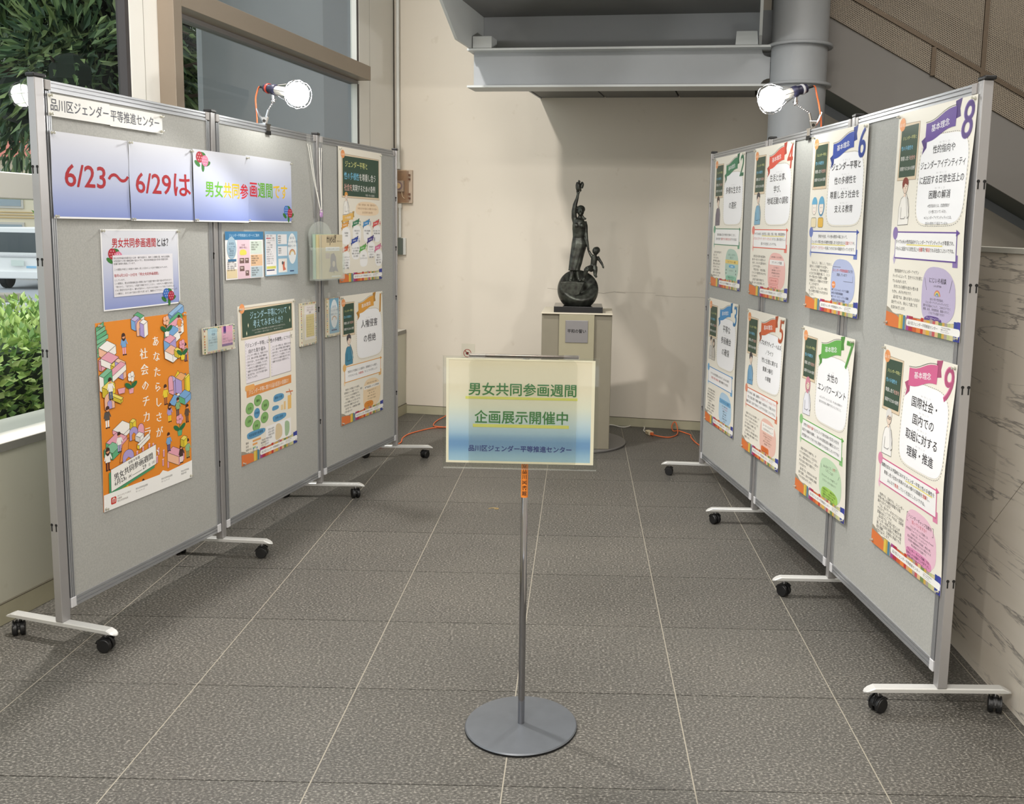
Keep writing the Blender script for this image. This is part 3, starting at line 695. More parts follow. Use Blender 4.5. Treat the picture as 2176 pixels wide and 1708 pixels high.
def caster(x, swivel):
    c = MB()
    # twin wheels with a hood, stem above
    r = .0235
    for s in (-1, 1):
        c.lathe([(r*.55, s*.020), (r*.9, s*.020), (r, s*.017), (r, s*.006), (r*.9, s*.004)] if s > 0 else [(r*.9, -.004), (r, -.006), (r, -.017), (r*.9, -.020), (r*.55, -.020)], (0, 0, r), 20, 'y')
    return c
_slot = None
def post(P, rot, ha, hb, label, slots=True):
    t = empty('board_post', P, rot, label, 'post', 'aluminium posts on castered feet')
    MB().box(-.0150, .0150, -.0175, .0175, .081, 1.880).build('upright', M['alu_dull'], t, bevel=.002)
    MB().box(-.0145, .0195, -.0245, .0245, 1.8805, 1.892).build('cap', M['black'], t, bevel=.003)
    # foot bar with rounded, drooping ends
    n = 8; w_ = .0165; prof = []
    xs_ = [-ha]+[-ha+.006, -ha+.016, -ha+.032]+[-.03, .03]+[hb-.032, hb-.016, hb-.006, hb]
    def wd(x):
        e = min(x+ha, hb-x); return w_ if e > .018 else max(.004, w_*math.sqrt(max(0, 1-((.018-e)/.018)**2)))
    def zt(x):
        e = min(x+ha, hb-x); return .081-(.016*(1-e/.034)**1.3 if e < .034 else 0)
    xs_ = sorted(set(xs_)); vs = []; fs = []
    for x in xs_:
        a, z = wd(x), zt(x); zb = min(.067, z-.003); vs += [(x, -a, z-.003), (x, -a+.003, z), (x, a-.003, z), (x, a, z-.003), (x, a, zb), (x, -a, zb)]
    for i in range(len(xs_)-1):
        for k in range(6): fs.append((i*6+k, i*6+(k+1) % 6, (i+1)*6+(k+1) % 6, (i+1)*6+k))
    fs += [tuple(range(6)), tuple((len(xs_)-1)*6+k for k in range(6))]
    MB().add(vs, fs).build('foot_bar', M['foot'], t)
    rng = random.Random(int(P.x*1000)+int(P.y*77))
    for x in (-ha+.048, hb-.048):
        sw = rng.uniform(-1.2, 1.2)
        cs = caster(0, 0).build('caster', M['black'], t, smooth=35, loc=(x, 0, 0), rot=(0, 0, sw))
        hd = MB(); hd.prism([(.020*math.cos(a*PI/8)-.004, .0235+.027*math.sin(a*PI/8)) for a in range(0, 9)], -.0055, .0055, 'y')
        hd.lathe([(.010, .044), (.011, .052)], n=12)
        pts = [(-.026*math.cos(b), .0235+.026*math.sin(b)) for b in [a*PI/10 for a in range(1, 9)]]
        hd.tube([(p[0], 0, p[1]) for p in pts], .003, 4)
        for s in (-1, 1): hd.tube([(.0265*math.cos(b), s*.0165, .0235+.0265*math.sin(b)) for b in [a*PI/10+.35 for a in range(1, 9)]], .0028, 4)
        hd.build('hood', M['black'], cs, smooth=35)
        MB().lathe([(.0045, .051), (.0045, .0672)], n=10).build('stem', M['chrome'], cs, smooth=40)
    for s in (-.008, .008): MB().lathe([(.004, .062), (.0055, .0665)], (s, 0, 0), 8).build('bolt', M['chrome'], t)
    # keyhole slots on the front edge of the upright and on its face
    global _slot
    if _slot is None:
        mb = MB(); mb.box(-.0020, .0020, -.0006, .0006, -.018, .002); mb.lathe([(.0048, -.0007), (.0048, .0006)], (0, 0, .004), 10, 'y')
        _slot = mb.mesh('keyhole_slot', M['dark'])
    for z in (1.597, 1.303, 1.006, .418):
        for xk in (-.0085, .0095):
            o_ = bpy.data.objects.new('keyhole_slot', _slot); COL.objects.link(o_); o_.parent = t; o_.location = (xk, -.0179, z)
    return t
D = math.radians
post(PL[0], D(-17), .245, .225, 'nearest aluminium post of the left row with its foot turned askew')
post(PL[1], D(-4), .235, .227, 'second aluminium post of the left row below the end of the long banner')
post(PL[2], D(2), .235, .233, 'third aluminium post of the left row behind the hanging pouch')
post(PL[3], D(4), .235, .230, 'farthest aluminium post of the left row beside the wall conduit')
post(QR[0], D(1.5), .236, .222, 'nearest aluminium post of the right row beside the marble wall')
post(QR[1], D(0), .232, .232, 'second aluminium post of the right row behind the blue-ribboned poster 6')
post(QR[2], D(0), .241, .235, 'third aluminium post of the right row behind the red-ribboned poster 4')
post(QR[3], D(-4), .237, .235, 'farthest aluminium post of the right row beside the orange cord')

# ================================================================ CLAMP LAMPS
bulbm = emis('lit_bulb', (255, 255, 250), 26)
def lamp(name, clampP, bulbP, sockP, aim, ang, label, power, collar, cordside, railside):
    t = empty(name, clampP, 0, label, 'lamp', 'clamp work lamps on the board tops')
    B = bulbP-clampP; S = sockP-clampP; ax = (B-S).normalized()
    # bulb: LED globe, widened to stand in for its glare
    R = ax.to_track_quat('Z', 'Y').to_matrix()
    def loc(mb):      # rotate builder so +z runs along the lamp axis, origin at the socket
        mb.v = [tuple(R @ Vector(v)+S) for v in mb.v]; return mb
    dist = (B-S).length
    m = MB(); m.lathe([(.016, dist-.055), (.030, dist-.040), (.046, dist-.016), (.052, dist+.006), (.047, dist+.030), (.030, dist+.047), (.008, dist+.054)], n=24)
    loc(m).build('bulb', bulbm, t, smooth=60)
    m = MB(); m.lathe([(.017, .020), (.019, .03), (.018, dist-.053)], n=20); loc(m).build('bulb_neck', pm('white_bulb_neck', (226, 222, 214), .4), t, smooth=40)
    m = MB(); m.lathe([(.012, -.055), (.019, -.050), (.021, -.03), (.019, -.026), (.019, -.004), (.024, 0), (.024, .016), (.020, .022)], n=20)
    loc(m).build('socket', pm('navy_socket', (38, 38, 62), .4), t, smooth=40)
    m = MB(); m.lathe([(.0215, -.036), (.0225, -.034), (.0225, -.027), (.0215, -.025)], n=20); loc(m).build('collar', collar, t, smooth=40)
    # wire cage
    m = MB(); wires = 8
    for k in range(wires):
        a = 2*PI*k/wires
        m.tube([(r*math.cos(a), r*math.sin(a), z) for r, z in ((.022, .018), (.040, dist-.045), (.058, dist-.01), (.062, dist+.012), (.056, dist+.036), (.036, dist+.054), (.014, dist+.060))], .0013, 5)
    for r, z in ((.0585, dist-.01), (.056, dist+.036), (.014, dist+.060)):
        m.tube([(r*math.cos(2*PI*k/20), r*math.sin(2*PI*k/20), z) for k in range(20)], .0014, 5, close=True)
    loc(m).build('wire_cage', M['chrome'], t, smooth=50)
    # bracket down from the socket, ball-jointed arm, spring clamp over the rail
    s0 = S+Vector((0, 0, -.022)); j = S+Vector((0, 0, -.052))
    MB().tube([s0, j], .007, 8).ball(j, .009, 10, 6).tube([j+Vector((-.012, 0, .006)), j+Vector((.012, 0, .010))], .003, 6).build('swivel_joint', M['chrome'], t, smooth=50)
    top = Vector((.0, 0, .052)); e = j; arm = MB(); N = 9
    side = 1 if S.x > 0 else -1
    tip = Vector((-.018 if (B-S).x < 0 else .018, 0, .068))
    for k in range(N):
        p = e.lerp(tip, k/(N-1)); arm.ball(p, .0042 if k % 2 else .0030, 8, 5)
    arm.tube([e, tip], .0022, 6); arm.build('ball_arm', M['chrome'], t, smooth=50)
    jd = 1 if (B-S).x < 0 else -1
    MB().tube([tip, (tip.x*.4, 0, .030), (0.004, 0, .006)], [.005, .006, .005], 6).build('clamp_lever', M['chrome'], t, smooth=40)
    MB().tube([(.034*jd, 0, .072), (.022*jd, 0, .040), (0.002, 0, .006)], [.005, .006, .005], 6).build('clamp_lever', M['chrome'], t, smooth=40)
    MB().prism([(-.016, .036), (.018, .036), (.008, .004), (-.006, .004)], -.007, .007, 'y').build('clamp_body', M['chrome'], t, bevel=.002)
    MB().tube([(0, -.010, .018), (0, .010, .018)], .007, 10).build('spring', pm('dark_spring', (70, 68, 66), .3, .8), t, smooth=40)
    jw = MB().box(-.018, .018, -.024, .024, -.0005, .005).box(-.018, -.0165, -.016, .016, -.034, 0).box(.0165, .018, -.016, .016, -.034, 0)
    o_ = jw.build('clamp_jaw', M['chrome'], t, rot=(0, 0, ang))
    pd = MB().box(-.0205, -.0182, -.018, .018, -.044, -.026).box(.0182, .0205, -.018, .018, -.044, -.026)
    pd.build('rubber_pad', M['black'], t, rot=(0, 0, ang))
    # cord
    bk = R @ Vector((0, 0, -.058))+S; bk2 = R @ Vector((0, 0, -.085))+S
    MB().tube([R @ Vector((0, 0, -.052))+S, bk2], .0055, 8).build('strain_relief', M['black'], t, smooth=40)
    cd_ = [bk2, bk2+(R @ Vector((0, 0, -.012)))+Vector((0, 0, -.006)), Vector((bk2.x+cordside*.020, bk2.y, bk2.z-.04)), Vector((bk2.x+cordside*.020, .0, .10)), Vector((cordside*.034, .0, .03)), Vector((cordside*.036, .0, -.10)), Vector((cordside*.050, .0, -1.0)), Vector((cordside*.052, .02, -1.50)), Vector((cordside*.054, .06, -1.60)), Vector((cordside*.052, .09, -1.52))]
    MB().tube(smooth_pts(cd_, 4), .0035, 7).build('cord', M['orange_cable'], t, smooth=50)
    l = bpy.data.lights.new('lamp_light', 'SPOT'); l.energy = power; l.color = (1.0, .985, .95); l.spot_size = math.radians(174); l.spot_blend = .10; l.shadow_soft_size = .035
    lo = bpy.data.objects.new('lamp_light', l); COL.objects.link(lo); lo.parent = t
    lo.location = B+aim.normalized()*.085; lo.rotation_euler = aim.to_track_quat('-Z', 'Y').to_euler()
    return t
def smooth_pts(P, n):
    P = [Vector(p) for p in P]; out = []
    for i in range(len(P)-1):
        p0, p1, p2, p3 = P[max(i-1, 0)], P[i], P[i+1], P[min(i+2, len(P)-1)]
        for k in range(n):
            t = k/n; out.append(.5*((2*p1)+(p2-p0)*t+(2*p0-5*p1+4*p2-p3)*t*t+(3*p1-p0-3*p2+p3)*t**3))
    return out+[P[-1]]
cL = PL[1].lerp(PL[2], .43/.913); cL.z = ZT+.001
cR = QR[1].lerp(QR[2], .43/.92); cR.z = ZT+.001
lamp('clamp_lamp', cL, Vector((-1.266, 4.215, 2.002)), Vector((-1.392, 4.290, 2.030)), Vector((.74, -.46, -.46)), math.atan2((PL[2]-PL[1]).y, (PL[2]-PL[1]).x)-PI/2+0, 'lit caged clamp lamp on the top rail of the left row', 14, pm('red_collar', (200, 70, 54), .4), -1, 1)
lamp('clamp_lamp', cR, Vector((.785, 3.99, 1.998)), Vector((.892, 4.03, 2.035)), Vector((-.888, -.28, -.365)), math.atan2((QR[2]-QR[1]).y, (QR[2]-QR[1]).x)-PI/2, 'lit caged clamp lamp on the top rail of the right row', 23, pm('pale_collar', (190, 190, 196), .3), 1, -1)

# ================================================================ PEDESTAL AND STATUE
ped = empty('pedestal', (-.010, 6.14, 0), D(-1.0), 'olive grey pedestal with a title plate standing on a round base disc', 'pedestal')
pg = pm('olive_grey_laminate', (128, 122, 106), .5, var=.02); pg2 = pm('olive_front_strip', (152, 146, 122), .5, var=.02)
MB().lathe([(.338, 0), (.345, .003), (.345, .011), (.340, .014)], (.0, .08, .0), 64).build('base_disc', pm('grey_base_disc', (110, 108, 106), .35, .2), ped, smooth=30)
MB().box(-.226, .226, -.175, .225, .0145, .896).build('body', pg, ped, bevel=.003)
MB().box(-.113, .113, -.195, -.1755, .0145, .8955).build('front_strip', pg2, ped, bevel=.002)
MB().box(-.229, .229, -.197, .228, .8965, .905).build('top_board', pm('pale_top', (206, 198, 178), .5), ped, bevel=.002)
pla = MB().box(-.072, .072, -.200, -.1955, .715, .858).build('title_plate', pm('brushed_title_plate', (150, 148, 150), .32, .6), ped, bevel=.001)
stt = empty('bronze_statue', (-.006, 6.10, .905), 0, 'dark bronze statue of a woman raising a dove and a child on a globe', 'statue')
MB().box(-.157, .157, -.125, .175, .0005, .038).build('black_plinth', pm('black_stone', (26, 25, 26), .12), stt, bevel=.001)

# the figures are modelled in (x, z) read against the globe: origin at the plinth top, front is -y
def bronze(name, mb, voxel=.0028, smooth_it=2, parent=None):
    me = mb.mesh(name, M['bronze']); o = bpy.data.objects.new(name, me); COL.objects.link(o)
    r = o.modifiers.new('r', 'REMESH'); r.mode = 'VOXEL'; r.voxel_size = voxel; r.use_smooth_shade = True
    if smooth_it:
        s_ = o.modifiers.new('s', 'SMOOTH'); s_.iterations = smooth_it; s_.factor = .5
    bpy.context.view_layer.update()
    m2 = bpy.data.meshes.new_from_object(o.evaluated_get(bpy.context.evaluated_depsgraph_get()))
    m2.name = name; o.modifiers.clear(); o.data = m2; bpy.data.meshes.remove(me)
    m2.polygons.foreach_set('use_smooth', [True]*len(m2.polygons))
    if not m2.materials: m2.materials.append(M['bronze'])
    o.parent = parent; return o
def X(px): return (px-495)*.000708     # pixel of the statue study -> metres
def Z(py): return (1228-py)*.000708+.038
def P3(px, py, y=0.): return Vector((X(px), y, Z(py)))
# globe with a hollow scooped out of its upper front
g = MB(); R_ = .134; gc = Vector((X(487), .0, Z(1085))); nn, mm = 72, 48
vs = []; 
for i in range(mm+1):
    th = PI*i/mm
    for k in range(nn):
        ph = 2*PI*k/nn; d = Vector((math.sin(th)*math.cos(ph), math.sin(th)*math.sin(ph), -math.cos(th)))
        q = d*R_
        a = d.dot(Vector((.18, -.74, .62)).normalized())
        if a > .40: q = d*(R_*(1-min(.5, (a-.40)*2.2)))
        q.z = max(q.z, -.112)
        vs.append(gc+q)
fs = [(i*nn+k, i*nn+(k+1) % nn, (i+1)*nn+(k+1) % nn, (i+1)*nn+k) for i in range(mm) for k in range(nn)]
g.add(vs, fs)
g.build('globe', M['bronze'], stt, smooth=60)
rock = MB(); rock.prism([(X(328), Z(1010)), (X(345), Z(1110)), (X(430), Z(1145)), (X(500), Z(1120)), (X(545), Z(1010)), (X(420), Z(1000))], -.100, .06, 'y')
bronze('rock_wedge', rock, .004, 3, stt)
w_ = MB()
def limb(pts, rs, n=12): w_.tube(pts, rs, n)
yb = -.035
# skirt: stacked ovals from hem to waist, with folds
rows = [(905, 395, 500), (880, 398, 503), (840, 401, 516), (790, 406, 527), (740, 412, 540), (700, 416, 553), (660, 420, 560), (625, 426, 548), (598, 430, 534)]
sk_v = []; ns = 40
for (py, xa, xb) in rows:
    cxx = (X(xa)+X(xb))/2; rx = (X(xb)-X(xa))/2; fd = max(0, (py-600)/305.)
    for k in range(ns):
        a = 2*PI*k/ns; f_ = 1+.07*fd*math.sin(a*9+py*.01)+.04*fd*math.sin(a*5+1)
        sk_v.append((cxx+rx*math.cos(a)*f_, yb+(rx*.62+.004)*math.sin(a)*f_-.012*fd, Z(py)))
sk_f = [(i*ns+k, i*ns+(k+1) % ns, (i+1)*ns+(k+1) % ns, (i+1)*ns+k) for i in range(len(rows)-1) for k in range(ns)]
sk_f += [tuple(range(ns))[::-1], tuple((len(rows)-1)*ns+k for k in range(ns))]
w_.add(sk_v, sk_f)
rows = [(604, 430, 535, .030), (570, 428, 540, .032), (530, 424, 544, .037), (495, 424, 545, .041), (465, 428, 540, .036), (445, 436, 530, .030), (432, 458, 516, .020)]
tv = []
for (py, xa, xb, ry) in rows:
    cxx = (X(xa)+X(xb))/2; rx = (X(xb)-X(xa))/2
    for k in range(24):
        a = 2*PI*k/24; tv.append((cxx+rx*math.cos(a), yb+ry*math.sin(a), Z(py)))
w_.add(tv, [(i*24+k, i*24+(k+1) % 24, (i+1)*24+(k+1) % 24, (i+1)*24+k) for i in range(len(rows)-1) for k in range(24)]+[tuple(range(24))[::-1], tuple((len(rows)-1)*24+k for k in range(24))])
w_.ball(P3(462, 497, yb-.030), .017, 12, 8); w_.ball(P3(508, 497, yb-.030), .017, 12, 8)
limb([P3(488, 448, yb), P3(493, 410, yb-.002)], [.0155, .013])
w_.ball(P3(497, 368, yb-.004), .027, 16, 12, (.86, .95, 1.12))          # head
w_.ball(P3(498, 350, yb+.006), .029, 14, 10, (1.0, 1.0, .92))          # hair
w_.ball(P3(505, 368, yb+.026), .014, 10, 8)
w_.tube([P3(494, 362, yb-.029), P3(493, 375, yb-.034)], [.0022, .0042], 6)       # nose
w_.ball(P3(495, 396, yb-.022), .008, 8, 6)                                       # chin
w_.tube([P3(482, 357, yb-.026), P3(508, 357, yb-.026)], .0030, 6)                 # brow
w_.tube([P3(486, 388, yb-.0275), P3(503, 388, yb-.0275)], .0020, 6)               # mouth
limb([P3(505, 398, yb+.020), P3(525, 432, yb+.018), P3(548, 436, yb+.012)], [.008, .010, .006])   # ribbon of hair
limb([P3(452, 462, yb), P3(440, 425, yb), P3(437, 370, yb-.004), P3(445, 310, yb-.004), P3(462, 255, yb-.004), P3(470, 215, yb-.004)], [.020, .0185, .0165, .0145, .0105, .0085])
w_.ball(P3(471, 205, yb-.004), .0105, 10, 8, (1, .7, 1.2))
for k, (dx, dz) in enumerate(((-14, -30), (-5, -38), (5, -38), (14, -30))): limb([P3(466+dx*.5, 198, yb-.006), P3(470+dx, 198+dz, yb-.012)], [.0036, .0026], 6)
limb([P3(478, 205, yb-.008), P3(492, 190, yb-.016)], [.0038, .0028], 6)
limb([P3(530, 462, yb), P3(545, 500, yb+.002), P3(550, 560, yb), P3(556, 620, yb-.006), P3(568, 672, yb-.012), P3(573, 700, yb-.014)], [.0175, .0145, .0125, .0115, .0085, .0075])
w_.ball(P3(574, 706, yb-.014), .0095, 10, 8, (.9, .7, 1.1))
for k in range(4): limb([P3(568+k*4, 708, yb-.016), P3(570+k*4, 728, yb-.018)], [.0032, .0025], 6)
limb([P3(432, 900, yb-.004), P3(430, 940, yb-.010), P3(422, 985, yb-.012)], [.016, .0125, .012]); limb([P3(424, 985, yb-.004), P3(415, 1003, yb-.040)], [.0125, .0085])
limb([P3(478, 900, yb), P3(482, 940, yb-.004), P3(490, 980, yb-.006)], [.016, .0125, .0115]); limb([P3(486, 982, yb+.002), P3(512, 1000, yb-.030)], [.0125, .0080])
bronze('woman_figure', w_, .0026, 2, stt)
w_ = MB()   # dove
w_.ball(P3(473, 150, yb-.010), .022, 12, 10, (.72, .8, 1.45)); w_.ball(P3(478, 104, yb-.012), .0085, 10, 8); limb([P3(477, 95, yb-.012), P3(474, 86, yb-.014)], [.004, .0015], 6)
w_.ball(P3(505, 132, yb-.004), .0145, 10, 8, (.85, .35, 1.5)); limb([P3(497, 160, yb-.006), P3(512, 118, yb-.004)], [.012, .009]); w_.ball(P3(460, 145, yb-.002), .018, 10, 8, (.6, .4, 1.6))
limb([P3(486, 170, yb-.004), P3(494, 186, yb+.006)], [.010, .006])
bronze('dove', w_, .0024, 1, stt)
w_ = MB(); yc = -.045   # child
w_.ball(P3(643, 722, yc), .0235, 14, 12, (1, 1, 1.08)); w_.ball(P3(652, 716, yc+.006), .0225, 12, 10); w_.ball(P3(630, 728, yc-.020), .0045, 6, 5); w_.tube([P3(624, 712, yc-.018), P3(645, 712, yc-.022)], .0025, 6)
limb([P3(642, 742, yc), P3(638, 762, yc)], [.010, .011])
limb([P3(634, 768, yc), P3(630, 800, yc), P3(626, 840, yc), P3(624, 868, yc+.004)], [.021, .0215, .021, .0225])
limb([P3(612, 776, yc), P3(594, 752, yc), P3(578, 722, yc+.006)], [.0125, .0095, .0075])
limb([P3(658, 778, yc), P3(680, 806, yc), P3(698, 832, yc-.006), P3(711, 858, yc-.010)], [.0125, .0095, .0085, .0065]); w_.ball(P3(713, 866, yc-.010), .0075, 8, 6)
for k in range(3): limb([P3(711+k*3, 868, yc-.010), P3(714+k*4, 880, yc-.014)], [.0028, .0022], 5)
limb([P3(612, 872, yc-.002), P3(585, 880, yc-.030), P3(562, 888, yc-.044)], [.019, .0175, .0165]); limb([P3(562, 888, yc-.044), P3(552, 930, yc-.034), P3(543, 975, yc-.030)], [.0165, .0135, .009]); limb([P3(543, 978, yc-.028), P3(532, 992, yc-.048)], [.0095, .0065])
limb([P3(636, 870, yc-.004), P3(642, 900, yc-.018), P3(642, 935, yc-.020)], [.0185, .0155, .0115]); limb([P3(641, 938, yc-.016), P3(652, 956, yc-.044)], [.011, .0075])
w_.ball(P3(605, 885, yc+.015), .022, 10, 8)
bronze('child_figure', w_, .0024, 2, stt)

# ================================================================ SIGN STAND
ss = empty('sign_stand', (-.143, 2.556, 0), 0, 'chrome-poled sign stand with a round grey base in the middle foreground', 'sign stand')
disc_m = pm('grey_metal_disc', (100, 104, 109), .38, .35, var=.04, scale=30)
MB().lathe([(.148, 0), (.160, .002), (.163, .006), (.160, .0095), (.150, .0105), (.03, .0115), (.012, .012)], n=72).build('base_disc', disc_m, ss, smooth=40)
MB().lathe([(.150, .0), (.1635, .0), (.1635, .0035)], n=72).build('rubber_rim', M['black'], ss)
MB().lathe([(.0098, .0115), (.0098, 1.082), (.0085, 1.084)], n=28).build('pole', pm('mirror_chrome', (160, 160, 164), .06, 1.), ss, smooth=50)
# acrylic holder, slightly turned to face the camera
hy = -.026
hold = MB(); hold.box(-.224, .200, hy-.0130, hy-.0105, .222+.56, .532+.56)
hold.box(-.224, .200, hy-.0060, hy-.0035, .222+.56, .532+.56); hold.box(-.224, .200, hy-.0130, hy-.0035, .2195+.56, .2218+.56)
hold.box(-.2265, -.2242, hy-.0130, hy-.0035, .2195+.56, .532+.56); hold.box(.2002, .2025, hy-.0130, hy-.0035, .2195+.56, .532+.56)
hold.build('acrylic_holder', M['acrylic'], ss)
MB().box(-.224, .2, hy-.0132, hy-.0034, .2188+.56, .2194+.56).build('holder_lip', M['tape'], ss)
MB().box(-.155, .145, hy-.0030, hy+.012, .5285+.56, .5370+.56).build('top_clip', pm('dark_chrome_clip', (96, 90, 84), .15, .9), ss, bevel=.0015)
for a, b in ((-.157, -.110), (.104, .147)): MB().box(a, b, hy-.0134, hy+.0125, .5280+.56, .5378+.56).build('tape_strip', M['tape'], ss)
shade_sheet = MB(); cs_ = []
for (cx_, cz_, a0) in ((.122, 1.068, 0), (-.134, 1.068, 90), (-.134, .803, 180), (.122, .803, 270)):
    for k in range(6):
        a = math.radians(a0+k*18); cs_.append((cx_+.02*math.cos(a), cz_+.02*math.sin(a)))
shade_sheet.prism(cs_, hy-.0150, hy-.0140, 'y').build('front_shade_sheet', clear('shade_sheet_tint', (251, 251, 249), .06, veil=.02, veilcol=(200, 196, 184)), ss)  # tinted sheet added to darken the paper's middle like shade from the rear plate
MB().tube([(0, -.0095, .80), (0, -.0215, .80)], .006, 8).tube([(0, -.0095, 1.0), (0, -.0215, 1.0)], .006, 8).build('holder_screw', M['chrome'], ss, smooth=40)
MB().box(-.09, .09, -.0285, -.0215, .79, 1.085).build('rear_bracket', M['acrylic'], ss)
tg = MB()
n_ = 10; pts = []
for k in range(n_+1):
    a = math.radians(-160+140*k/n_); pts.append((.0104*math.cos(a), .0104*math.sin(a)))
vs = [(p[0], p[1], z) for z in (.690, .792) for p in pts]
tg.add(vs, [(k, k+1, n_+1+k+1, n_+1+k) for k in range(n_)]); tg.build('orange_tag', pm('orange_tag', (238, 138, 50), .4), ss, smooth=60)

# ================================================================ CORDS AND FLOOR LITTER
def G_(pts, r, name, m, label, cat, z=None, group=None):
    P = [Vector((p[0], p[1], (p[2] if len(p) > 2 else r+.0005))) for p in pts]
    o_ = MB().tube(smooth_pts(P, 6), r, 8).build(name, m, None, smooth=60); tag(o_, label, cat, group); return o_
G_([(-1.62, 5.55), (-1.35, 5.84), (-1.179, 6.021), (-1.18, 6.2), (-1.16, 6.33), (-1.09, 6.46), (-1.02, 6.545), (-.93, 6.56), (-.80, 6.52), (-.60, 6.50), (-.4, 6.6), (-.3, 6.66)], .0042, 'power_cord', M['orange_cable'], 'orange cord running on the floor from behind the left boards', 'cord')
G_([(-.93, 6.545, .0125), (-1.005, 6.55, .0135), (-1.04, 6.64, .006), (-1.035, 6.80, .0055), (-.985, 6.95, .02), (-.965, 6.985, .09), (-.955, 6.99, .20)], .0040, 'power_cord', M['orange_cable'], 'orange cord rising up the back wall left of the sign', 'cord')
G_([(.10, 6.72), (.25, 6.776), (.32, 6.715), (.37, 6.72), (.42, 6.79), (.487, 6.785), (.497, 6.70), (.485, 6.60), (.502, 6.545)], .0046, 'extension_cord', M['white_cable'], 'white cord coming out from behind the pedestal', 'cord')
tp = empty('cord_socket', (.518, 6.505, .0005), math.radians(-68), 'cream multi-outlet socket block joining the white and orange cords', 'socket')
MB().box(-.035, .035, -.017, .017, 0, .026).build('block', pm('cream_block', (218, 204, 172), .5), tp, bevel=.004)
MB().box(-.02, -.012, -.0185, -.0172, .006, .020).box(.004, .012, -.0185, -.0172, .006, .020).build('slots', pm('slot_brown', (130, 104, 74), .6), tp)
MB().prism([(.0365, -.013), (.0365, .013), (.062, .004), (.062, -.004)], .004, .024, 'z').build('orange_plug', M['orange_cable'], tp, bevel=.002)
G_([(.547, 6.445, .010), (.60, 6.415), (.661, 6.41), (.715, 6.50), (.728, 6.60, .02), (.722, 6.66, .055), (.705, 6.66, .058), (.690, 6.64, .03), (.70, 6.60, .008), (.735, 6.60, .010), (.79, 6.54), (.812, 6.485), (.806, 6.40), (.834, 6.184), (.93, 5.95), (1.05, 5.4), (1.1, 4.6)], .0042, 'extension_cord', M['orange_cable'], 'orange cord with a loop between the socket block and the right boards', 'cord')
G_([(1.10, 4.3), (1.085, 4.25, .03), (1.075, 4.22, .10), (1.07, 4.18, .02), (1.066, 4.14, .012), (1.06, 4.10, .08), (1.09, 4.02, .16), (1.14, 3.9, .1), (1.15, 3.8)], .0042, 'extension_cord', M['orange_cable'], 'orange cord kink showing under the middle board of the right row', 'cord')
G_([(-.445, 4.66), (-.42, 4.675), (-.395, 4.668), (-.40, 4.655), (-.415, 4.66)], .0012, 'straw_wisp', pm('straw', (190, 160, 96), .8), 'tiny straw-coloured wisp lying on the floor tile left of the sign pole', 'litter')

# ================================================================ PRINTED MATTER
_tc = {}
_fc = bpy.data.curves.new('type_setter', 'FONT'); _fo = bpy.data.objects.new('type_setter', _fc)
_ts = bpy.data.scenes.new('type_scene'); _ts.collection.objects.link(_fo); _tvl = _ts.view_layers[0]
def glyphs(s, bold=0., res=2):
    k = (s, bold, res)
    if k not in _tc:
        _fc.body = s; _fc.offset = 0; _fc.resolution_u = res; _tvl.update()
        dg = _tvl.depsgraph; me = bpy.data.meshes.new_from_object(_fo.evaluated_get(dg))
        vs = [(v.co.x, v.co.y, 0) for v in me.vertices]; fs = [tuple(p.vertices) for p in me.polygons]; bpy.data.meshes.remove(me)
        adv = 0.
        for ch in s:
            o_ = ord(ch)
            adv += 1.0 if o_ > 0x2E00 else (.56 if ch not in ' ' else .28)
        if vs and any(ord(c_) < 0x2E00 for c_ in s): adv = max(v[0] for v in vs)+.05
        if bold > 0:
            n0 = len(vs); V, F = list(vs), list(fs)
            for c_i, (dx, dy) in enumerate((((bold, 0), (-bold, 0), (0, bold), (0, -bold)) if res > 1 else ((bold, 0), (-bold, 0)))):
                b0 = len(V); V += [(x+dx, y+dy, c_i+1) for x, y, _ in vs]; F += [tuple(b0+q for q in f) for f in fs]
            vs, fs = V, F
        _tc[k] = (vs, fs, adv)
    return _tc[k]
def circ(cx, cy, rx, ry=None, n=20, a0=0, a1=360, rot=0):
    ry = rx if ry is None else ry; r = math.radians(rot); o = []
    for k in range(n if a1-a0 >= 360 else n+1):
        a = math.radians(a0+(a1-a0)*k/n); x, y = rx*math.cos(a), ry*math.sin(a)
        o.append((cx+x*math.cos(r)-y*math.sin(r), cy+x*math.sin(r)+y*math.cos(r)))
    return o
def rrect(x0, y0, x1, y1, r=.02, n=4):
    o = []
    for cx_, cy_, a in ((x1-r, y1-r, 0), (x0+r, y1-r, 90), (x0+r, y0+r, 180), (x1-r, y0+r, 270)):
        for k in range(n+1):
            t = math.radians(a+90*k/n); o.append((cx_+r*math.cos(t), cy_+r*math.sin(t)))
    return o
def rect(x0, y0, x1, y1): return [(x0, y0), (x1, y0), (x1, y1), (x0, y1)]
def blob(x0, y0, x1, y1, ph=0., amp=.10, n=36, sq=2.8):
    cx_, cy_, rx, ry = (x0+x1)/2, (y0+y1)/2, (x1-x0)/2, (y1-y0)/2; o = []
    for k in range(n):
        a = 2*PI*k/n; c_, s_ = math.cos(a), math.sin(a); e = 2/sq
        x = abs(c_)**e*(1 if c_ > 0 else -1); y = abs(s_)**e*(1 if s_ > 0 else -1)
        f = 1-amp*.5+amp*.5*math.sin(3*a+ph)
        o.append((cx_+rx*x*f, cy_+ry*y*f))
    return o
INK = (52, 50, 54)
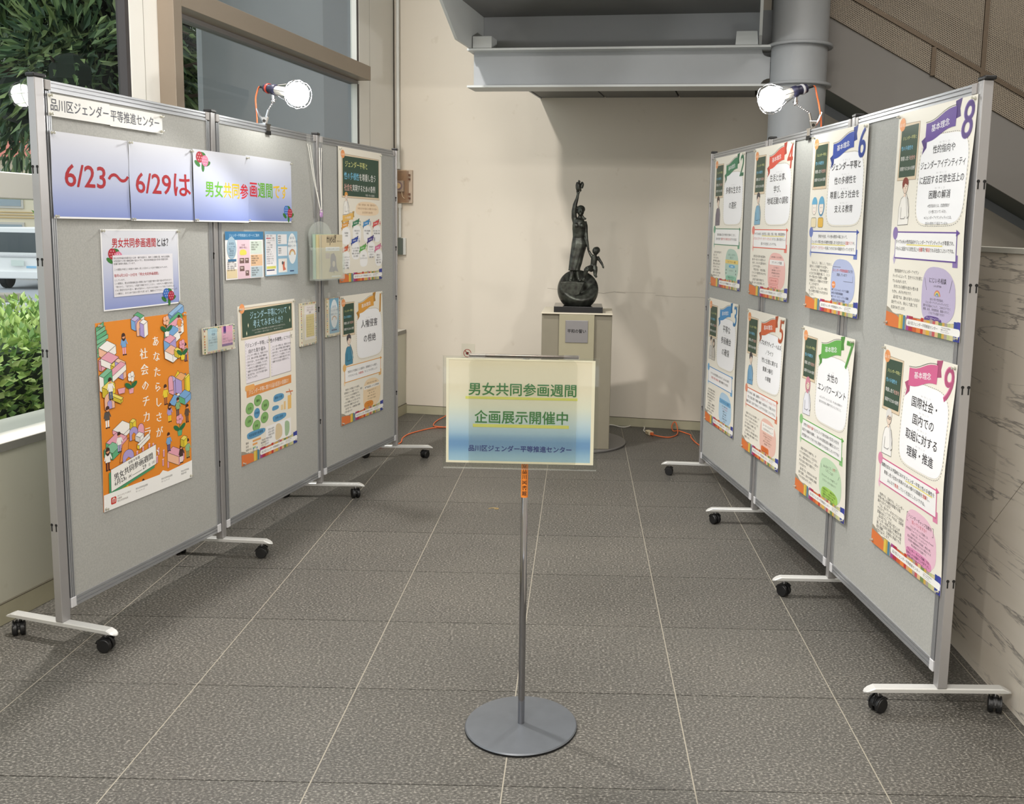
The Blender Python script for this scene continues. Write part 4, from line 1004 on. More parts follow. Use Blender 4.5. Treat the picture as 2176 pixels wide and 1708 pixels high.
class Art:
    """flat print: x right, y down from the top left corner, in units of k metres; layers lie .18 mm apart"""
    def __init__(s, W, H, k, paper=(240, 236, 224), curl=None, grid=.05, mat='ink', grad=None):
        s.W, s.H, s.k, s.curl, s.grid, s.mat = W, H, k, curl, grid, mat; s.P = {}; s.T = {}; s.z = 0; s.G = []
        s.sheet(paper, grad)
    def sheet(s, paper, grad):
        nx = max(1, round(s.W*s.k/s.grid)) if s.curl else 1; ny = max(1, round(s.H*s.k/s.grid)) if (s.curl or grad) else 1
        if grad: ny = max(ny, 24)
        s.sh = (nx, ny, paper, grad)
    def poly(s, part, pts, col, raw=False): s.z += 1; s.P.setdefault(part, []).append((pts, col, s.z)); return s
    def line(s, part, pts, w, col, close=False):
        n = len(pts); s.z += 1
        for i in range(n if close else n-1):
            a, b = Vector(pts[i]), Vector(pts[(i+1) % n]); d = b-a
            if d.length < 1e-6: continue
            q = Vector((-d.y, d.x)).normalized()*w/2; e = d.normalized()*w*.3
            s.P.setdefault(part, []).append(([tuple(a-e+q), tuple(b+e+q), tuple(b+e-q), tuple(a-e-q)], col, s.z))
        return s
    def dash(s, part, pts, w, col, step=.012):
        n = len(pts); acc = 0; s.z += 1
        for i in range(n):
            a, b = Vector(pts[i]), Vector(pts[(i+1) % n]); d = b-a; L = d.length
            if L < 1e-6: continue
            d /= L; q = Vector((-d.y, d.x))*w/2; t = 0
            while t < L:
                ph = (acc+t) % (2*step)
                if ph < step:
                    e = min(L, t+step-ph); p0, p1 = a+d*t, a+d*e
                    s.P.setdefault(part, []).append(([tuple(p0+q), tuple(p1+q), tuple(p1-q), tuple(p0-q)], col, s.z)); t = e+1e-5
                else: t += 2*step-ph+1e-5
            acc += L
    def outline(s, part, pts, fill, w, col): s.poly(part, pts, fill); s.line(part, pts, w, col, True)
    def text(s, str_, x, y, size, col=INK, align='l', width=None, rot=0., bold=.0, part='lettering', shear=0., res=1, sy=1.0):
        """y is the baseline; str_ may be a list of (text, colour)"""
        segs = str_ if isinstance(str_, list) else [(str_, col)]
        tot = sum(glyphs(t, bold, res)[2] for t, _ in segs)*size
        sx = 1. if width is None else width/tot
        if width is not None: tot = width
        ox = {'l': 0, 'c': -tot/2, 'r': -tot}[align]; r = math.radians(rot); c_, s_ = math.cos(r), math.sin(r); s.z += 1
        for t, cc in segs:
            vs, fs, adv = glyphs(t, bold, res); out_ = []
            for (gx, gy, gc) in vs:
                px, py = ox+gx*size*sx+shear*gy*size, -gy*size*sy
                out_.append((x+px*c_-py*s_, y+px*s_+py*c_, gc))
            s.T.setdefault(part, []).append((out_, fs, cc, s.z)); ox += adv*size*sx
        return s
    def lines(s, L, x, y, size, lead, **kw):
        for i, t in enumerate(L):
            if t: s.text(t, x, y+i*lead, size, **kw)
    def vtext(s, str_, x, y, size, col, lead=None, bold=0):
        for i, ch in enumerate(str_): s.text(ch, x, y+i*(lead or size*1.12), size, col, 'c', bold=bold)
    def build(s, root, off=0., pins=(), sheetname='paper_sheet'):
        k = s.k; cf = s.curl or (lambda u, v: 0.)
        def mp(x, y, lay): return (x*k, -(off+cf(x, y)+lay), -y*k)
        # each group of marks gets the lowest layer that clears every earlier mark it overlaps
        bb = {}
        for items in list(s.P.values())+list(s.T.values()):
            for it in items:
                xs_ = [p[0] for p in it[0]]; ys_ = [p[1] for p in it[0]]
                if xs_: bb.setdefault(it[-1], []).append((min(xs_), min(ys_), max(xs_), max(ys_)))
        lay = {}; seen = []
        for g in sorted(bb):
            m_ = 0; G = bb[g]; gb = (min(q[0] for q in G), min(q[1] for q in G), max(q[2] for q in G), max(q[3] for q in G))
            for l_, hb_, H_ in seen:
                if l_ > m_ and hb_[0] < gb[2] and gb[0] < hb_[2] and hb_[1] < gb[3] and gb[1] < hb_[3]:
                    if any(p[0] < q[2] and q[0] < p[2] and p[1] < q[3] and q[1] < p[3] for p in G for q in H_): m_ = l_
            lay[g] = m_+1; seen.append((m_+1, gb, G))
        step = min(.00018, .0045/max(list(lay.values())+[1]))
        nx, ny, paper, grad = s.sh
        me = bpy.data.meshes.new(sheetname); vs = []; fs = []; cols = []
        for j in range(ny+1):
            for i in range(nx+1): vs.append(mp(s.W*i/nx, s.H*j/ny, 0)); cols.append(lin(grad(j/ny)) if grad else lin(paper))
        for j in range(ny):
            for i in range(nx): a = j*(nx+1)+i; fs.append((a, a+nx+1, a+nx+2, a+1))
        nb = len(vs); vs += [(v[0], v[1]+.0006, v[2]) for v in vs]; cols += [lin((236, 234, 228))]*nb
        fs += [tuple(nb+q for q in f[::-1]) for f in fs]
        bd = [i for i in range(nx+1)]+[j*(nx+1)+nx for j in range(1, ny+1)]+[ny*(nx+1)+i for i in range(nx-1, -1, -1)]+[j*(nx+1) for j in range(ny-1, 0, -1)]
        for a, b in zip(bd, bd[1:]+bd[:1]): fs.append((a, b, nb+b, nb+a))
        me.from_pydata(vs, [], fs); ca = me.color_attributes.new('Col', 'FLOAT_COLOR', 'POINT')
        ca.data.foreach_set('color', [c for q in cols for c in q]); me.materials.append(M[s.mat])
        o = bpy.data.objects.new(sheetname, me); COL.objects.link(o); o.parent = root
        for part, items in s.P.items():
            bm = bmesh.new(); cl = bm.loops.layers.float_color.new('Col')
            for pts, col, z in items:
                c_ = lin(col); L = lay[z]*step+.0002
                try: f = bm.faces.new([bm.verts.new((p[0], p[1], L)) for p in pts])
                except ValueError: continue
                for l in f.loops: l[cl] = c_
            big = [f for f in bm.faces if len(f.verts) > 4]
            if big: bmesh.ops.triangulate(bm, faces=big)
            if s.curl:
                for i in range(1, nx):
                    g_ = bm.verts[:]+bm.edges[:]+bm.faces[:]; bmesh.ops.bisect_plane(bm, geom=g_, plane_co=(s.W*i/nx, 0, 0), plane_no=(1, 0, 0), dist=1e-6)
                for j in range(1, ny):
                    g_ = bm.verts[:]+bm.edges[:]+bm.faces[:]; bmesh.ops.bisect_plane(bm, geom=g_, plane_co=(0, s.H*j/ny, 0), plane_no=(0, 1, 0), dist=1e-6)
            for v in bm.verts: v.co = mp(v.co.x, v.co.y, v.co.z)
            me = bpy.data.meshes.new(part); bm.to_mesh(me); bm.free(); me.materials.append(M[s.mat])
            o = bpy.data.objects.new(part, me); COL.objects.link(o); o.parent = root
        for part, items in s.T.items():
            vs = []; fs = []; cols = []
            for out_, f_, col, z in items:
                b = len(vs); c_ = lin(col); L = lay.get(z, 1)*step+.0002
                vs += [mp(p[0], p[1], L+p[2]*3e-5) for p in out_]; fs += [tuple(b+q for q in f) for f in f_]; cols += [c_]*len(out_)
            me = bpy.data.meshes.new(part); me.from_pydata(vs, [], fs); ca = me.color_attributes.new('Col', 'FLOAT_COLOR', 'POINT')
            ca.data.foreach_set('color', [c for q in cols for c in q]); me.materials.append(M[s.mat])
            o = bpy.data.objects.new(part, me); COL.objects.link(o); o.parent = root
        for (x, y) in pins:
            p = mp(x, y, .0006); pin(root, p)
_pin = None
def pin(root, p):
    global _pin
    if _pin is None:
        m = MB(); m.lathe([(.0009, .001), (.0009, -.0012), (.0050, -.0014), (.0054, -.0022), (.0028, -.0034), (.0024, -.0090), (.0042, -.0105), (.0048, -.0118), (.0020, -.0128)], n=12, axis='y')
        _pin = m.mesh('pushpin', M['pin'], 40)
    o = bpy.data.objects.new('pushpin', _pin); COL.objects.link(o); o.parent = root; o.location = p
def on_board(A, B, side, u, v, name, label, cat='poster', group=None, off=.0108):
    """things pinned on the board between posts A and B; u metres from A along AB, v height of the top edge"""
    d = (B-A).normalized(); X_ = d if side == 'l' else -d
    n_ = Vector((X_.y, -X_.x, 0))
    P = A+d*u+n_*off+Vector((0, 0, v))
    return empty(name, P, math.atan2(X_.y, X_.x), label, cat, group)
K = .50
def footer(a, H=1.415):
    f = 'footer_band'
    # painted strokes: a wavy grey wash, an orange patch and a row of coloured bars, white name bar over them
    top = [(0, H-.135), (.05, H-.122), (.10, H-.098), (.15, H-.092), (.22, H-.098), (.30, H-.083), (.36, H-.090), (.45, H-.092), (.55, H-.094), (.65, H-.098), (.75, H-.094), (.85, H-.096), (.93, H-.105), (1, H-.108)]
    a.poly(f, top+[(1, H), (0, H)], (160, 152, 138))
    a.poly(f, [(0, H-.100), (.08, H-.094), (.16, H-.085), (.22, H-.062), (.22, H), (0, H)], (222, 122, 66))
    bars = [(.20, .235, (226, 196, 88)), (.235, .26, (200, 168, 70)), (.26, .29, (78, 130, 158)), (.31, .345, (160, 70, 140)), (.345, .40, (176, 52, 72)), (.40, .455, (204, 96, 54)), (.455, .51, (226, 132, 66)), (.51, .545, (196, 62, 50)), (.545, .585, (214, 166, 120)), (.585, .63, (220, 176, 70)), (.63, .665, (178, 160, 148)), (.665, .70, (196, 90, 96)), (.70, .74, (222, 190, 140)), (.74, .785, (118, 142, 86)), (.785, .815, (206, 168, 80)), (.815, .85, (170, 158, 150)), (.85, .885, (188, 196, 140)), (.885, .925, (210, 200, 150)), (.925, .965, (52, 72, 150)), (.965, 1.0, (66, 70, 160))]
    rng = random.Random(3)
    for x0, x1, c_ in bars:
        a.poly(f, rect(x0, H-.088-rng.random()*.014-(.020 if x0 > .9 else 0), x1, H), c_)
    a.poly(f, rrect(.31, H-.076, 1.0, H-.030, .018), (246, 244, 240))
    a.text('品川区ジェンダー平等推進センター', .335, H-.044, .0235, (70, 66, 70), width=.40)
    a.lines(['〒140-0002 品川区東品川', '電話 03-5479-4104', 'ホームページはこちら'], .775, H-.062, .0105, .0125, col=(90, 86, 90))
def chalk(a, x0, y0, x1, y1, txt=True):
    c = 'chalkboard_picture'
    a.poly(c, [(x0-.012, y0-.016), (x1+.012, y0-.010), (x1+.014, y1+.018), (x0-.016, y1+.016)], (150, 130, 106))
    a.poly(c, [(x0-.009, y0-.013), (x1+.009, y0-.007), (x1+.011, y1+.015), (x0-.013, y1+.013)], (226, 206, 178))
    a.poly(c, [(x0+.006, y0+.006), (x1-.004, y0+.003), (x1-.006, y1-.006), (x0+.004, y1-.004)], (62, 84, 70))
    h = (y1-y0)/4.6; w_ = x1-x0
    if txt:
        a.text('ジェンダー平等と', x0+.03, y0+h*1.25, .027, (226, 226, 150), width=w_*.80)
        a.text('性の多様性を', x0+.02, y0+h*2.15, .031, (130, 196, 226), width=w_*.68, bold=.01)
        a.text([('尊重し合う', (240, 240, 236)), ('社会を', (230, 178, 168))], x0+.02, y0+h*3.05, .031, width=w_*.86, bold=.01)
        a.text('実現するための条例', x0+.02, y0+h*3.95, .030, (240, 240, 236), width=w_*.86, bold=.01)
    a.poly(c, circ(x0+.012, y0-.01, .043, .043), (238, 160, 104)); a.text('品川区', x0+.012, y0+.002, .024, (252, 238, 220), 'c')
def dk(c, f=.78): return tuple(int(v*f) for v in c)
def lt(c, f=.55): return tuple(int(v+(255-v)*f) for v in c)
def ribbon(a, x0, y0, x1, y1, col, word='基本理念', size=.047, rise=.05, part='title_ribbon'):
    # flag banner sweeping up to the right with folded tails
    n = 8; up = []; lo = []; g = (x1-x0)/.47
    for i in range(n+1):
        t = i/n; x = x0+.05*g+(x1-x0-.10*g)*t; y = y0+rise*(1-t)*1.3+.010*g*math.sin(t*PI*2)-.012*g
        up.append((x, y)); lo.append((x, y+(y1-y0-rise)*.86))
    a.poly(part, [(x0, lo[0][1]-.012*g), (x0+.075*g, lo[0][1]-.045*g), (x0+.075*g, lo[0][1]+.035*g), (x0+.02*g, lo[0][1]+.075*g), (x0+.034*g, lo[0][1]+.03*g)], dk(col, .82))
    a.poly(part, [(x1-.07*g, up[-1][1]-.03*g), (x1+.005*g, up[-1][1]-.04*g), (x1-.012*g, up[-1][1]+.02*g), (x1, up[-1][1]+.065*g), (x1-.06*g, up[-1][1]+.075*g)], dk(col, .82))
    a.poly(part, up+lo[::-1], col)
    a.line(part, [(p[0]-.006*g, p[1]-.008*g) for p in up], .003*max(g, .5), INK)
    if word: a.text(word, (x0+x1)/2+.0, y0+rise*.65-.012*g+(y1-y0-rise)*.43+size*.40, size, (250, 250, 250), 'c', width=(x1-x0)*.48, rot=-math.degrees(math.atan2(rise, x1-x0))*1.0, bold=.01)
def numeral(a, n_, x, y, size, col):
    a.text(str(n_), x, y, size, lt(col, .2), 'c', part='numeral', shear=.12, res=4, bold=.012, sy=1.15)
    a.text(str(n_), x+.006, y+.002, size, dk(col, .85), 'c', part='numeral', shear=.12, res=4, bold=-.004, sy=1.15)
SK = (244, 222, 204)
def figure(a, x, y, s, hair, top, hairstyle='short', part='drawn_figure', line=(70, 66, 72), beard=False):
    """half-length person, chin in hand; x centre, y top of the head, s overall height"""
    h = s*.30
    a.outline(part, [(x-s*.26, y+s), (x-s*.24, y+s*.62), (x-s*.16, y+s*.44), (x-s*.04, y+s*.38), (x+s*.06, y+s*.38), (x+s*.17, y+s*.44), (x+s*.25, y+s*.62), (x+s*.24, y+s*.98)], top, s*.010, line)
    a.poly(part, rect(x-s*.045, y+s*.26, x+s*.055, y+s*.40), SK)
    if hairstyle == 'long': a.poly(part, circ(x, y+h*.68, s*.17, s*.22), hair)
    a.outline(part, circ(x+s*.01, y+h*.62, s*.115, s*.145), SK if hair != (240, 238, 232) else SK, s*.009, line)
    a.poly(part, circ(x, y+h*.42, s*.145, s*.135, 16, 180, 360)+[(x+s*.13, y+h*.55), (x, y+h*.40), (x-s*.12, y+h*.78)], hair)
    a.line(part, [(x-s*.05, y+h*.60), (x-s*.02, y+h*.60)], s*.012, line); a.line(part, [(x+s*.05, y+h*.60), (x+s*.08, y+h*.60)], s*.012, line)
    a.line(part, [(x+s*.02, y+h*.66), (x+s*.03, y+h*.78), (x+s*.01, y+h*.79)], s*.008, line); a.line(part, [(x, y+h*.93), (x+s*.04, y+h*.92)], s*.009, line)
    if beard:
        for q in (-.035, .065): a.line(part, circ(x+s*q, y+h*.62, s*.036, s*.03, 10), s*.009, line, True)
    a.outline(part, [(x+s*.20, y+s*.86), (x+s*.10, y+s*.46), (x+s*.05, y+s*.36), (x+s*.09, y+s*.34), (x+s*.14, y+s*.42), (x+s*.27, y+s*.80)], lt(top, .3) if top != (246, 243, 236) else top, s*.009, line)
    a.line(part, [(x-s*.12, y+s*.62), (x-s*.13, y+s*.86), (x+s*.05, y+s*.86), (x+s*.10, y+s*.82)], s*.010, line)
def two_heads(a, x, y, s):
    for q, c_, st_ in ((-.22, (240, 226, 190), 'short'), (.24, (236, 190, 84), 'long')):
        p = 'drawn_figure'; cx_ = x+s*q
        a.text('？', cx_, y-.035, .05, (236, 190, 130), 'c')
        if st_ == 'long': a.poly(p, circ(cx_, y+s*.30, s*.20, s*.27), (92, 160, 200))
        a.outline(p, rrect(cx_-s*.17, y+s*.60, cx_+s*.17, y+s*.86, .02), c_, s*.010, INK)
        a.outline(p, circ(cx_, y+s*.32, s*.15, s*.20), (250, 240, 230), s*.009, INK)
        a.poly(p, circ(cx_, y+s*.24, s*.18, s*.20, 14, 180, 360), (108, 178, 214))
        for e in (-.05, .05): a.poly(p, circ(cx_+s*e, y+s*.33, s*.012), INK)
        a.line(p, [(cx_-s*.03, y+s*.43), (cx_+s*.03, y+s*.43)], s*.01, (200, 90, 80))
def frame_box(a, y0, y1, col, lns, size=.0295, lead=.046, shade=None):
    p = 'framed_message'; x0, x1 = .075, .925; b = .0085
    a.poly(p, [(x0-.032, y1+.012), (x0-.008, y1-.045), (x0+.018, y1+.012), (x0-.008, y1+.055)] if False else [(x0-.022, y1+.002), (x0, y1-.035), (x0+.022, y1+.002), (x0, y1+.04)], lt(col, .6))
    a.poly(p, rect(x1-.045, y1-.045, x1+.016, y1+.028), lt(col, .25))
    a.poly(p, rect(x0, y0, x1, y1), col); a.poly(p, rect(x0+b, y0+b, x1-b, y1-b), (248, 247, 246))
    a.poly(p, circ(x0-.002, y0+.012, .038, .042), lt(col, .28)); a.poly(p, [(x1-.014, y0-.014), (x1+.030, y0+.006), (x1-.014, y0+.026)], col)
    n = len(lns); yc = (y0+y1)/2-(n-1)*lead/2+size*.38
    for i, l in enumerate(lns):
        segs = l if isinstance(l, list) else [(l, INK)]
        tot = sum(len(t) for t, _ in segs)*size
        w_ = min(tot, .825)
        k_ = w_/tot; xx = .5-w_/2
        for t, c_ in segs:
            wd = len(t)*size*k_
            if c_ == 'u':
                a.poly(p, rect(xx, yc+i*lead+.004, xx+wd, yc+i*lead+.011), (240, 226, 120)); c_ = INK
            a.text(t, xx, yc+i*lead, size, c_, width=wd, bold=.008 if c_ != INK else .004); xx += wd
RED = (206, 66, 56)
def concept(n_, col, title, box, body, info, fig, u, v, A, B, side, label, mat='ink_gloss', curl=None, off=None, tsize=.066, note=None, tlead=.098, ty=None):
    H = 1.415
    t = on_board(A, B, side, u, v, 'poster', label, 'poster', 'concept posters with numbered ribbons', off={6: .0285, 7: .0285, 4: .0265, 5: .0265}.get(n_, .0165))
    a = Art(1, H, K, (242, 237, 224), curl=curl, mat=mat)
    chalk(a, .055, .085, .305, .425); fig(a)
    a.poly('text_bubble', blob(.350, .185, .968, .738, .5, .035, 44, 4.6), (250, 250, 252)); a.dash('text_bubble', blob(.340, .18, .976, .750, .5, .035, 44, 4.6), .0035, (120, 118, 122))
    ribbon(a, .355, .050, .825, .235, col); numeral(a, n_, .905, .235, .265, col)
    nl = len(title); y = ty if ty is not None else .30+(4-nl)*.045
    for i, l in enumerate(title):
        w_ = min(.585, len(l)*tsize*1.07); a.text(l, .66, y+i*tlead, tsize, (48, 46, 50), 'c', width=w_*.98, bold=.008, res=2)
        if any('\u4e00' <= c_ <= '\u9fff' for c_ in l):
            a.text('せい　てき　し　こう' if len(l) > 3 else 'しょう', .66, y+i*tlead-tsize*1.0, .013, (150, 148, 152), 'c')
    if note: a.lines(note, .66, y+nl*tlead-.035, .0225, .036, align='c', col=(70, 68, 72))
    frame_box(a, .775, .955, col, box)
    bl = (1.335-1.045)/max(len(body), 8)
    a.lines(body, .065, 1.045, .0258, min(.035, bl), col=(74, 72, 76))
    a.poly('info_bubble', blob(.485, .985, .930, 1.345, 1.2, .07), lt(col, .62)); info(a)
    footer(a)
    a.build(t, pins=((.022, .022), (.978, .022), (.022, H-.022), (.978, H-.022)))
    return t
def bulge(amp, side=1, W=1, H=1.415):
    def f(u, v):
        t = max(0., min(1., v/H)); q = u if side > 0 else 1-u
        return amp*(math.sin(PI*t)**2)*(.15+.85*q)
    return f
LN = QR[0]-QR[1]
# --- poster 8
def info8(a):
    a.text('にじいろ相談', .705, 1.085, .037, (60, 56, 64), 'c', bold=.006); a.text('LGBTQ専門相談', .705, 1.110, .014, (110, 100, 120), 'c')
    for r, c_ in ((.040, (214, 120, 110)), (.034, (236, 176, 96)), (.028, (226, 214, 130)), (.022, (120, 170, 150)), (.016, (110, 140, 190)), (.010, lt((112, 84, 160), .62))): a.poly('info_bubble', circ(.705, 1.165, r, r*.9, 14, 180, 360), c_)
    a.line('info_bubble', [(.535, 1.06), (.565, 1.135)], .003, INK); a.line('info_bubble', [(.885, 1.06), (.855, 1.135)], .003, INK)
    a.lines(['自分の性や性的指向、', 'ジェンダーアイデンティティなどに', '関するお悩みについて、ご本人だけでなく', '家族、友人、学校関係者、職場の方など、', 'どなたでも相談できます'], .705, 1.195, .0185, .0215, align='c', col=(84, 80, 90))
    a.poly('info_bubble', blob(.545, 1.292, .775, 1.338, .4, .08), (92, 62, 140)); a.lines(['くわしくはホームページを', 'ご覧ください'], .66, 1.311, .0165, .0185, align='c', col=(240, 238, 244))
f8 = lambda a: figure(a, .175, .425, .31, (134, 62, 54), (246, 243, 236))
concept(8, (100, 72, 152), ['性的指向や', 'ジェンダーアイデンティティ', 'に起因する日常生活上の', '困難の解消'],
    [[('すべての人の', INK), ('性的指向やジェンダーアイデンティティ', 'u'), ('が尊重され、', INK)], [('それらに起因する日常生活上の', INK), ('困難', RED), ('等が', INK), ('解消', RED), ('される社会にしたいですね。', INK)]],
    ['　性的指向やジェンダーアイデン', 'ティティによって、生きづらさを感じ', 'ている人がいます。', '　好きになる相手も自分の性のあ', 'り方も、人それぞれです。', '　品川区では、誰もがありのままの', '自分でいられ、安心して過ごせる', '社会をめざします。'], info8, f8, .507, 1.845, QR[0], QR[1], 'r',
    'poster with purple ribbon and numeral 8, upper on the nearest right board', curl=bulge(.012, 1), tsize=.054, tlead=.092, ty=.292,
    note=['※性的指向とは、恋愛感情が', 'どの性にむいているか。', '※ジェンダーアイデンティティとは、', '自分の性をどう捉えているか。'])
def info9(a):
    a.line('info_bubble', [(.54, 1.03), (.525, 1.03), (.525, 1.085), (.54, 1.085)], .003, INK); a.line('info_bubble', [(.875, 1.03), (.89, 1.03), (.89, 1.085), (.875, 1.085)], .003, INK)
    a.text('ジェンダーギャップ指数を', .707, 1.055, .0275, (60, 56, 64), 'c'); a.text('知っていますか？', .707, 1.088, .0275, (206, 84, 92), 'c')
    a.lines(['ジェンダーギャップ指数とは、', '世界経済フォーラム（World Economic Forum）', 'が毎年公表しているもので、', '経済活動や政治への参画度、教育水準、', '出生率や健康寿命などから算出される', '男女格差を示す指標です。'], .707, 1.118, .0185, .024, align='c', col=(84, 72, 82))
    a.poly('info_bubble', blob(.515, 1.245, .875, 1.340, 2.2, .08), (226, 148, 188)); a.lines(['「ジェンダー・ギャップ指数」では、', '日本は１４６か国中１１８位でした。', '世界の国々と比べてみましょう。'], .695, 1.275, .0195, .024, align='c', col=(70, 50, 62), bold=.012)
f9 = lambda a: figure(a, .165, .425, .32, (226, 224, 220), (248, 246, 242), beard=True)
concept(9, (214, 104, 148), ['国際社会・', '国内での', '取組に対する', '理解・推進'],
    [[('国際社会および国内における', INK), ('ジェンダー平等と性の多様性', 'u'), ('を', INK)], [('尊重し合う社会の実現のための様々な取組を', INK), ('理解', RED), ('し、', INK)], [('みんなで', INK), ('推進', RED), ('していく社会にしたいですね。', INK)]],
    ['　世界でも、日本でも、ジェンダー', '平等や性の多様性を尊重する取', '組がされています。', '　では、私たち一人ひとりには何が', 'できるでしょうか？それは、当事者', '意識を持つことです。', '　品川区では、区民の皆さんが', 'ジェンダー平等と性の多様性を尊', '重し合う社会を実現するための取', '組を理解し、主体的に参画できる', '社会をめざします。'], info9, f9, .508, 1.072, QR[0], QR[1], 'r',
    'poster with a pink ribbon and numeral 9, lower poster on the nearest right board', curl=bulge(.016, 1), tsize=.072, tlead=.108, ty=.335)
def info6(a):
    a.line('info_bubble', [(.53, 1.10), (.53, 1.05), (.67, 1.05)], .003, (90, 90, 110)); a.line('info_bubble', [(.73, 1.155), (.89, 1.155), (.89, 1.11)], .003, (90, 90, 110))
    a.text([('ジェンダー平等推進講座', (214, 84, 74)), ('などを', INK)], .707, 1.085, .0255, align='c'); a.text('実施しています！', .707, 1.118, .0255, INK, 'c')
    a.poly('info_bubble', circ(.555, 1.190, .035, .028), (234, 146, 84)); a.text('講座例', .555, 1.197, .0175, (255, 246, 236), 'c')
    a.lines(['● アンコンシャス・バイアス講座', '● 性の多様性尊重講座', '● ワーク・ライフ・バランス講座', '● 男性のための生き方講座'], .525, 1.235, .0205, .0265, col=(70, 74, 100), bold=.006)
f6 = lambda a: two_heads(a, .175, .49, .30)
concept(6, (58, 84, 172), ['ジェンダー平等と', '性の多様性を', '尊重し合う社会を', '支える教育'],
    ['学校や社会、その他の教育の場において、', [('ジェンダー平等と性の多様性を尊重し合う社会を支える', 'u'), ('意識づくり', RED), ('や、', INK)], [('メディア・リテラシー', RED), ('を身につけるための取組を行っていきます。', INK)]],
    ['　「女らしく」「男らしく」ではなく、', '自分らしくを尊重できる社会へ。', '　そのためには、学校や地域など', 'のさまざまな場面を通して、ジェン', 'ダー平等と性の多様性への理解', 'や情報を正しく見極める力を育て', 'ることが大切です。', '　品川区では、ジェンダー平等と', '性の多様性が尊重される社会をめ', 'ざします。'], info6, f6, .340, 1.843, QR[1], QR[2], 'r',
    'poster with blue ribbon and numeral 6, upper row over the second right post', curl=bulge(.005, -1), tsize=.062, tlead=.108, ty=.305)
def info7(a):
    a.text([('みんなのこと、', INK), ('女性', (206, 84, 92)), ('で', INK)], .707, 1.065, .026, align='c', rot=-4); a.text('したことは？', .707, 1.10, .027, INK, 'c', rot=3)
    a.line('info_bubble', [(.53, 1.06), (.545, 1.09)], .003, INK); a.line('info_bubble', [(.885, 1.08), (.865, 1.11)], .003, INK)
    a.lines(['子どものサッカーで大量でしょ？', 'エプロンしたから洗わせて！'], .707, 1.15, .021, .036, align='c', col=(80, 96, 74))
    a.poly('info_bubble', blob(.54, 1.225, .87, 1.335, .9, .08), (166, 208, 96)); a.lines(['「女性だから」「男性だから」', 'ではなく、一人ひとりの力を', '発揮できる社会のために、', 'できることを考えましょう。'], .705, 1.255, .0195, .0215, align='c', col=(60, 76, 44), bold=.01)
f7 = lambda a: figure(a, .175, .415, .32, (214, 140, 158), (238, 238, 246), 'long')
concept(7, (104, 176, 86), ['女性の', 'エンパワーメント'],
    [[('女性が', INK), ('差別や偏り', RED), ('などによって自分自身の生活と人生を', INK)], '決定する権利を保障し、あらゆる意思決定の機会において、', '女性個人がもつ力を十分に発揮できる社会にしたいですね！'],
    ['　家庭で仕事でも地域でも、す', 'べての女性が自分らしく生きるた', 'めに、意思や能力をもって、自分の', '人生を自分の意志で選択するこ', 'とが大切です。', '　品川区では、女性があらゆる場', '面で活躍し、自分の可能性に挑戦', 'できる社会をめざします。'], info7, f7, .345, 1.058, QR[1], QR[2], 'r',
    'poster with a green ribbon and numeral 7 across the second right post, lower row', curl=bulge(.010, 1), tsize=.066, tlead=.098, ty=.375,
    note=['※エンパワーメントとは、その人の本来もつ', '能力を引き出し発揮できるようにすること。'])
def info4(a):
    a.text('仕事や家庭のことなどを気軽に', .707, 1.035, .019, (120, 90, 92), 'c')
    a.poly('info_bubble', rect(.54, 1.055, .89, 1.10), (250, 246, 244)); a.text('カウンセリング相談', .715, 1.088, .028, INK, 'c')
    a.lines(['こころの悩みごと', '夫婦や家族のことについて', '専門相談員がお話を伺い、', 'ともに考えていきます'], .707, 1.13, .0185, .026, align='c', col=(110, 84, 86))
    for y in (1.222, 1.285): a.outline('info_bubble', rrect(.54, y, .77, y+.052, .012), (244, 178, 172), .003, (206, 96, 90))
    a.lines(['女性のための相談', '男性のための相談'], .655, 1.253, .0185, .063, align='c', col=(190, 80, 76))
f4 = lambda a: figure(a, .165, .425, .31, (70, 66, 72), (132, 180, 206))
concept(4, (228, 92, 74), ['生活と仕事、', '学び、', '地域活動の調和'],
    [[('すべての人が、', INK), ('社会生活、家庭、仕事、学校、地域活動等', 'u'), ('の', INK)], [('バランス（ワーク・ライフ・バランス）', RED), ('がとれ、誰もが自分らしく', INK)], '暮らせる社会にしたいですね。'],
    ['　日常生活も仕事も地域活動も', '誰もが一人ひとりの希望をもち', 'ながら、いろいろな活動を続ける', 'ことができる社会へ。', '　「男性は仕事」「女性は家庭」', 'というような固定的な考え方では', 'なく大切です。', '　品川区では誰もが参加でき、', '暮らしやすい社会を実現します。'], info4, f4, .148, 1.846, QR[2], QR[3], 'r',
    'poster with a red ribbon and numeral 4 across the third right post, upper row', curl=bulge(.004, -1), tsize=.070, tlead=.105, ty=.33)
def info5(a):
    a.poly('info_bubble', rect(.55, 1.03, .87, 1.115), (250, 246, 240)); a.text('ユースヘルスケア', .71, 1.066, .028, INK, 'c', width=.27); a.text('しながわほけんしつ', .71, 1.103, .028, INK, 'c', width=.27)
    a.lines(['若い世代のこころとからだの', '性の相談ができるおへや', 'ひとりで悩まずに', '気軽に立ち寄れる場所です', '毎月開催しています'], .71, 1.145, .0185, .0235, align='c', col=(130, 92, 70))
    a.poly('info_bubble', rrect(.55, 1.262, .75, 1.325, .02), (224, 116, 62)); a.lines(['くわしくは', 'ホームページへ'], .65, 1.290, .018, .022, align='c', col=(90, 50, 30))
f5 = lambda a: figure(a, .165, .42, .32, (74, 70, 76), (120, 170, 206))
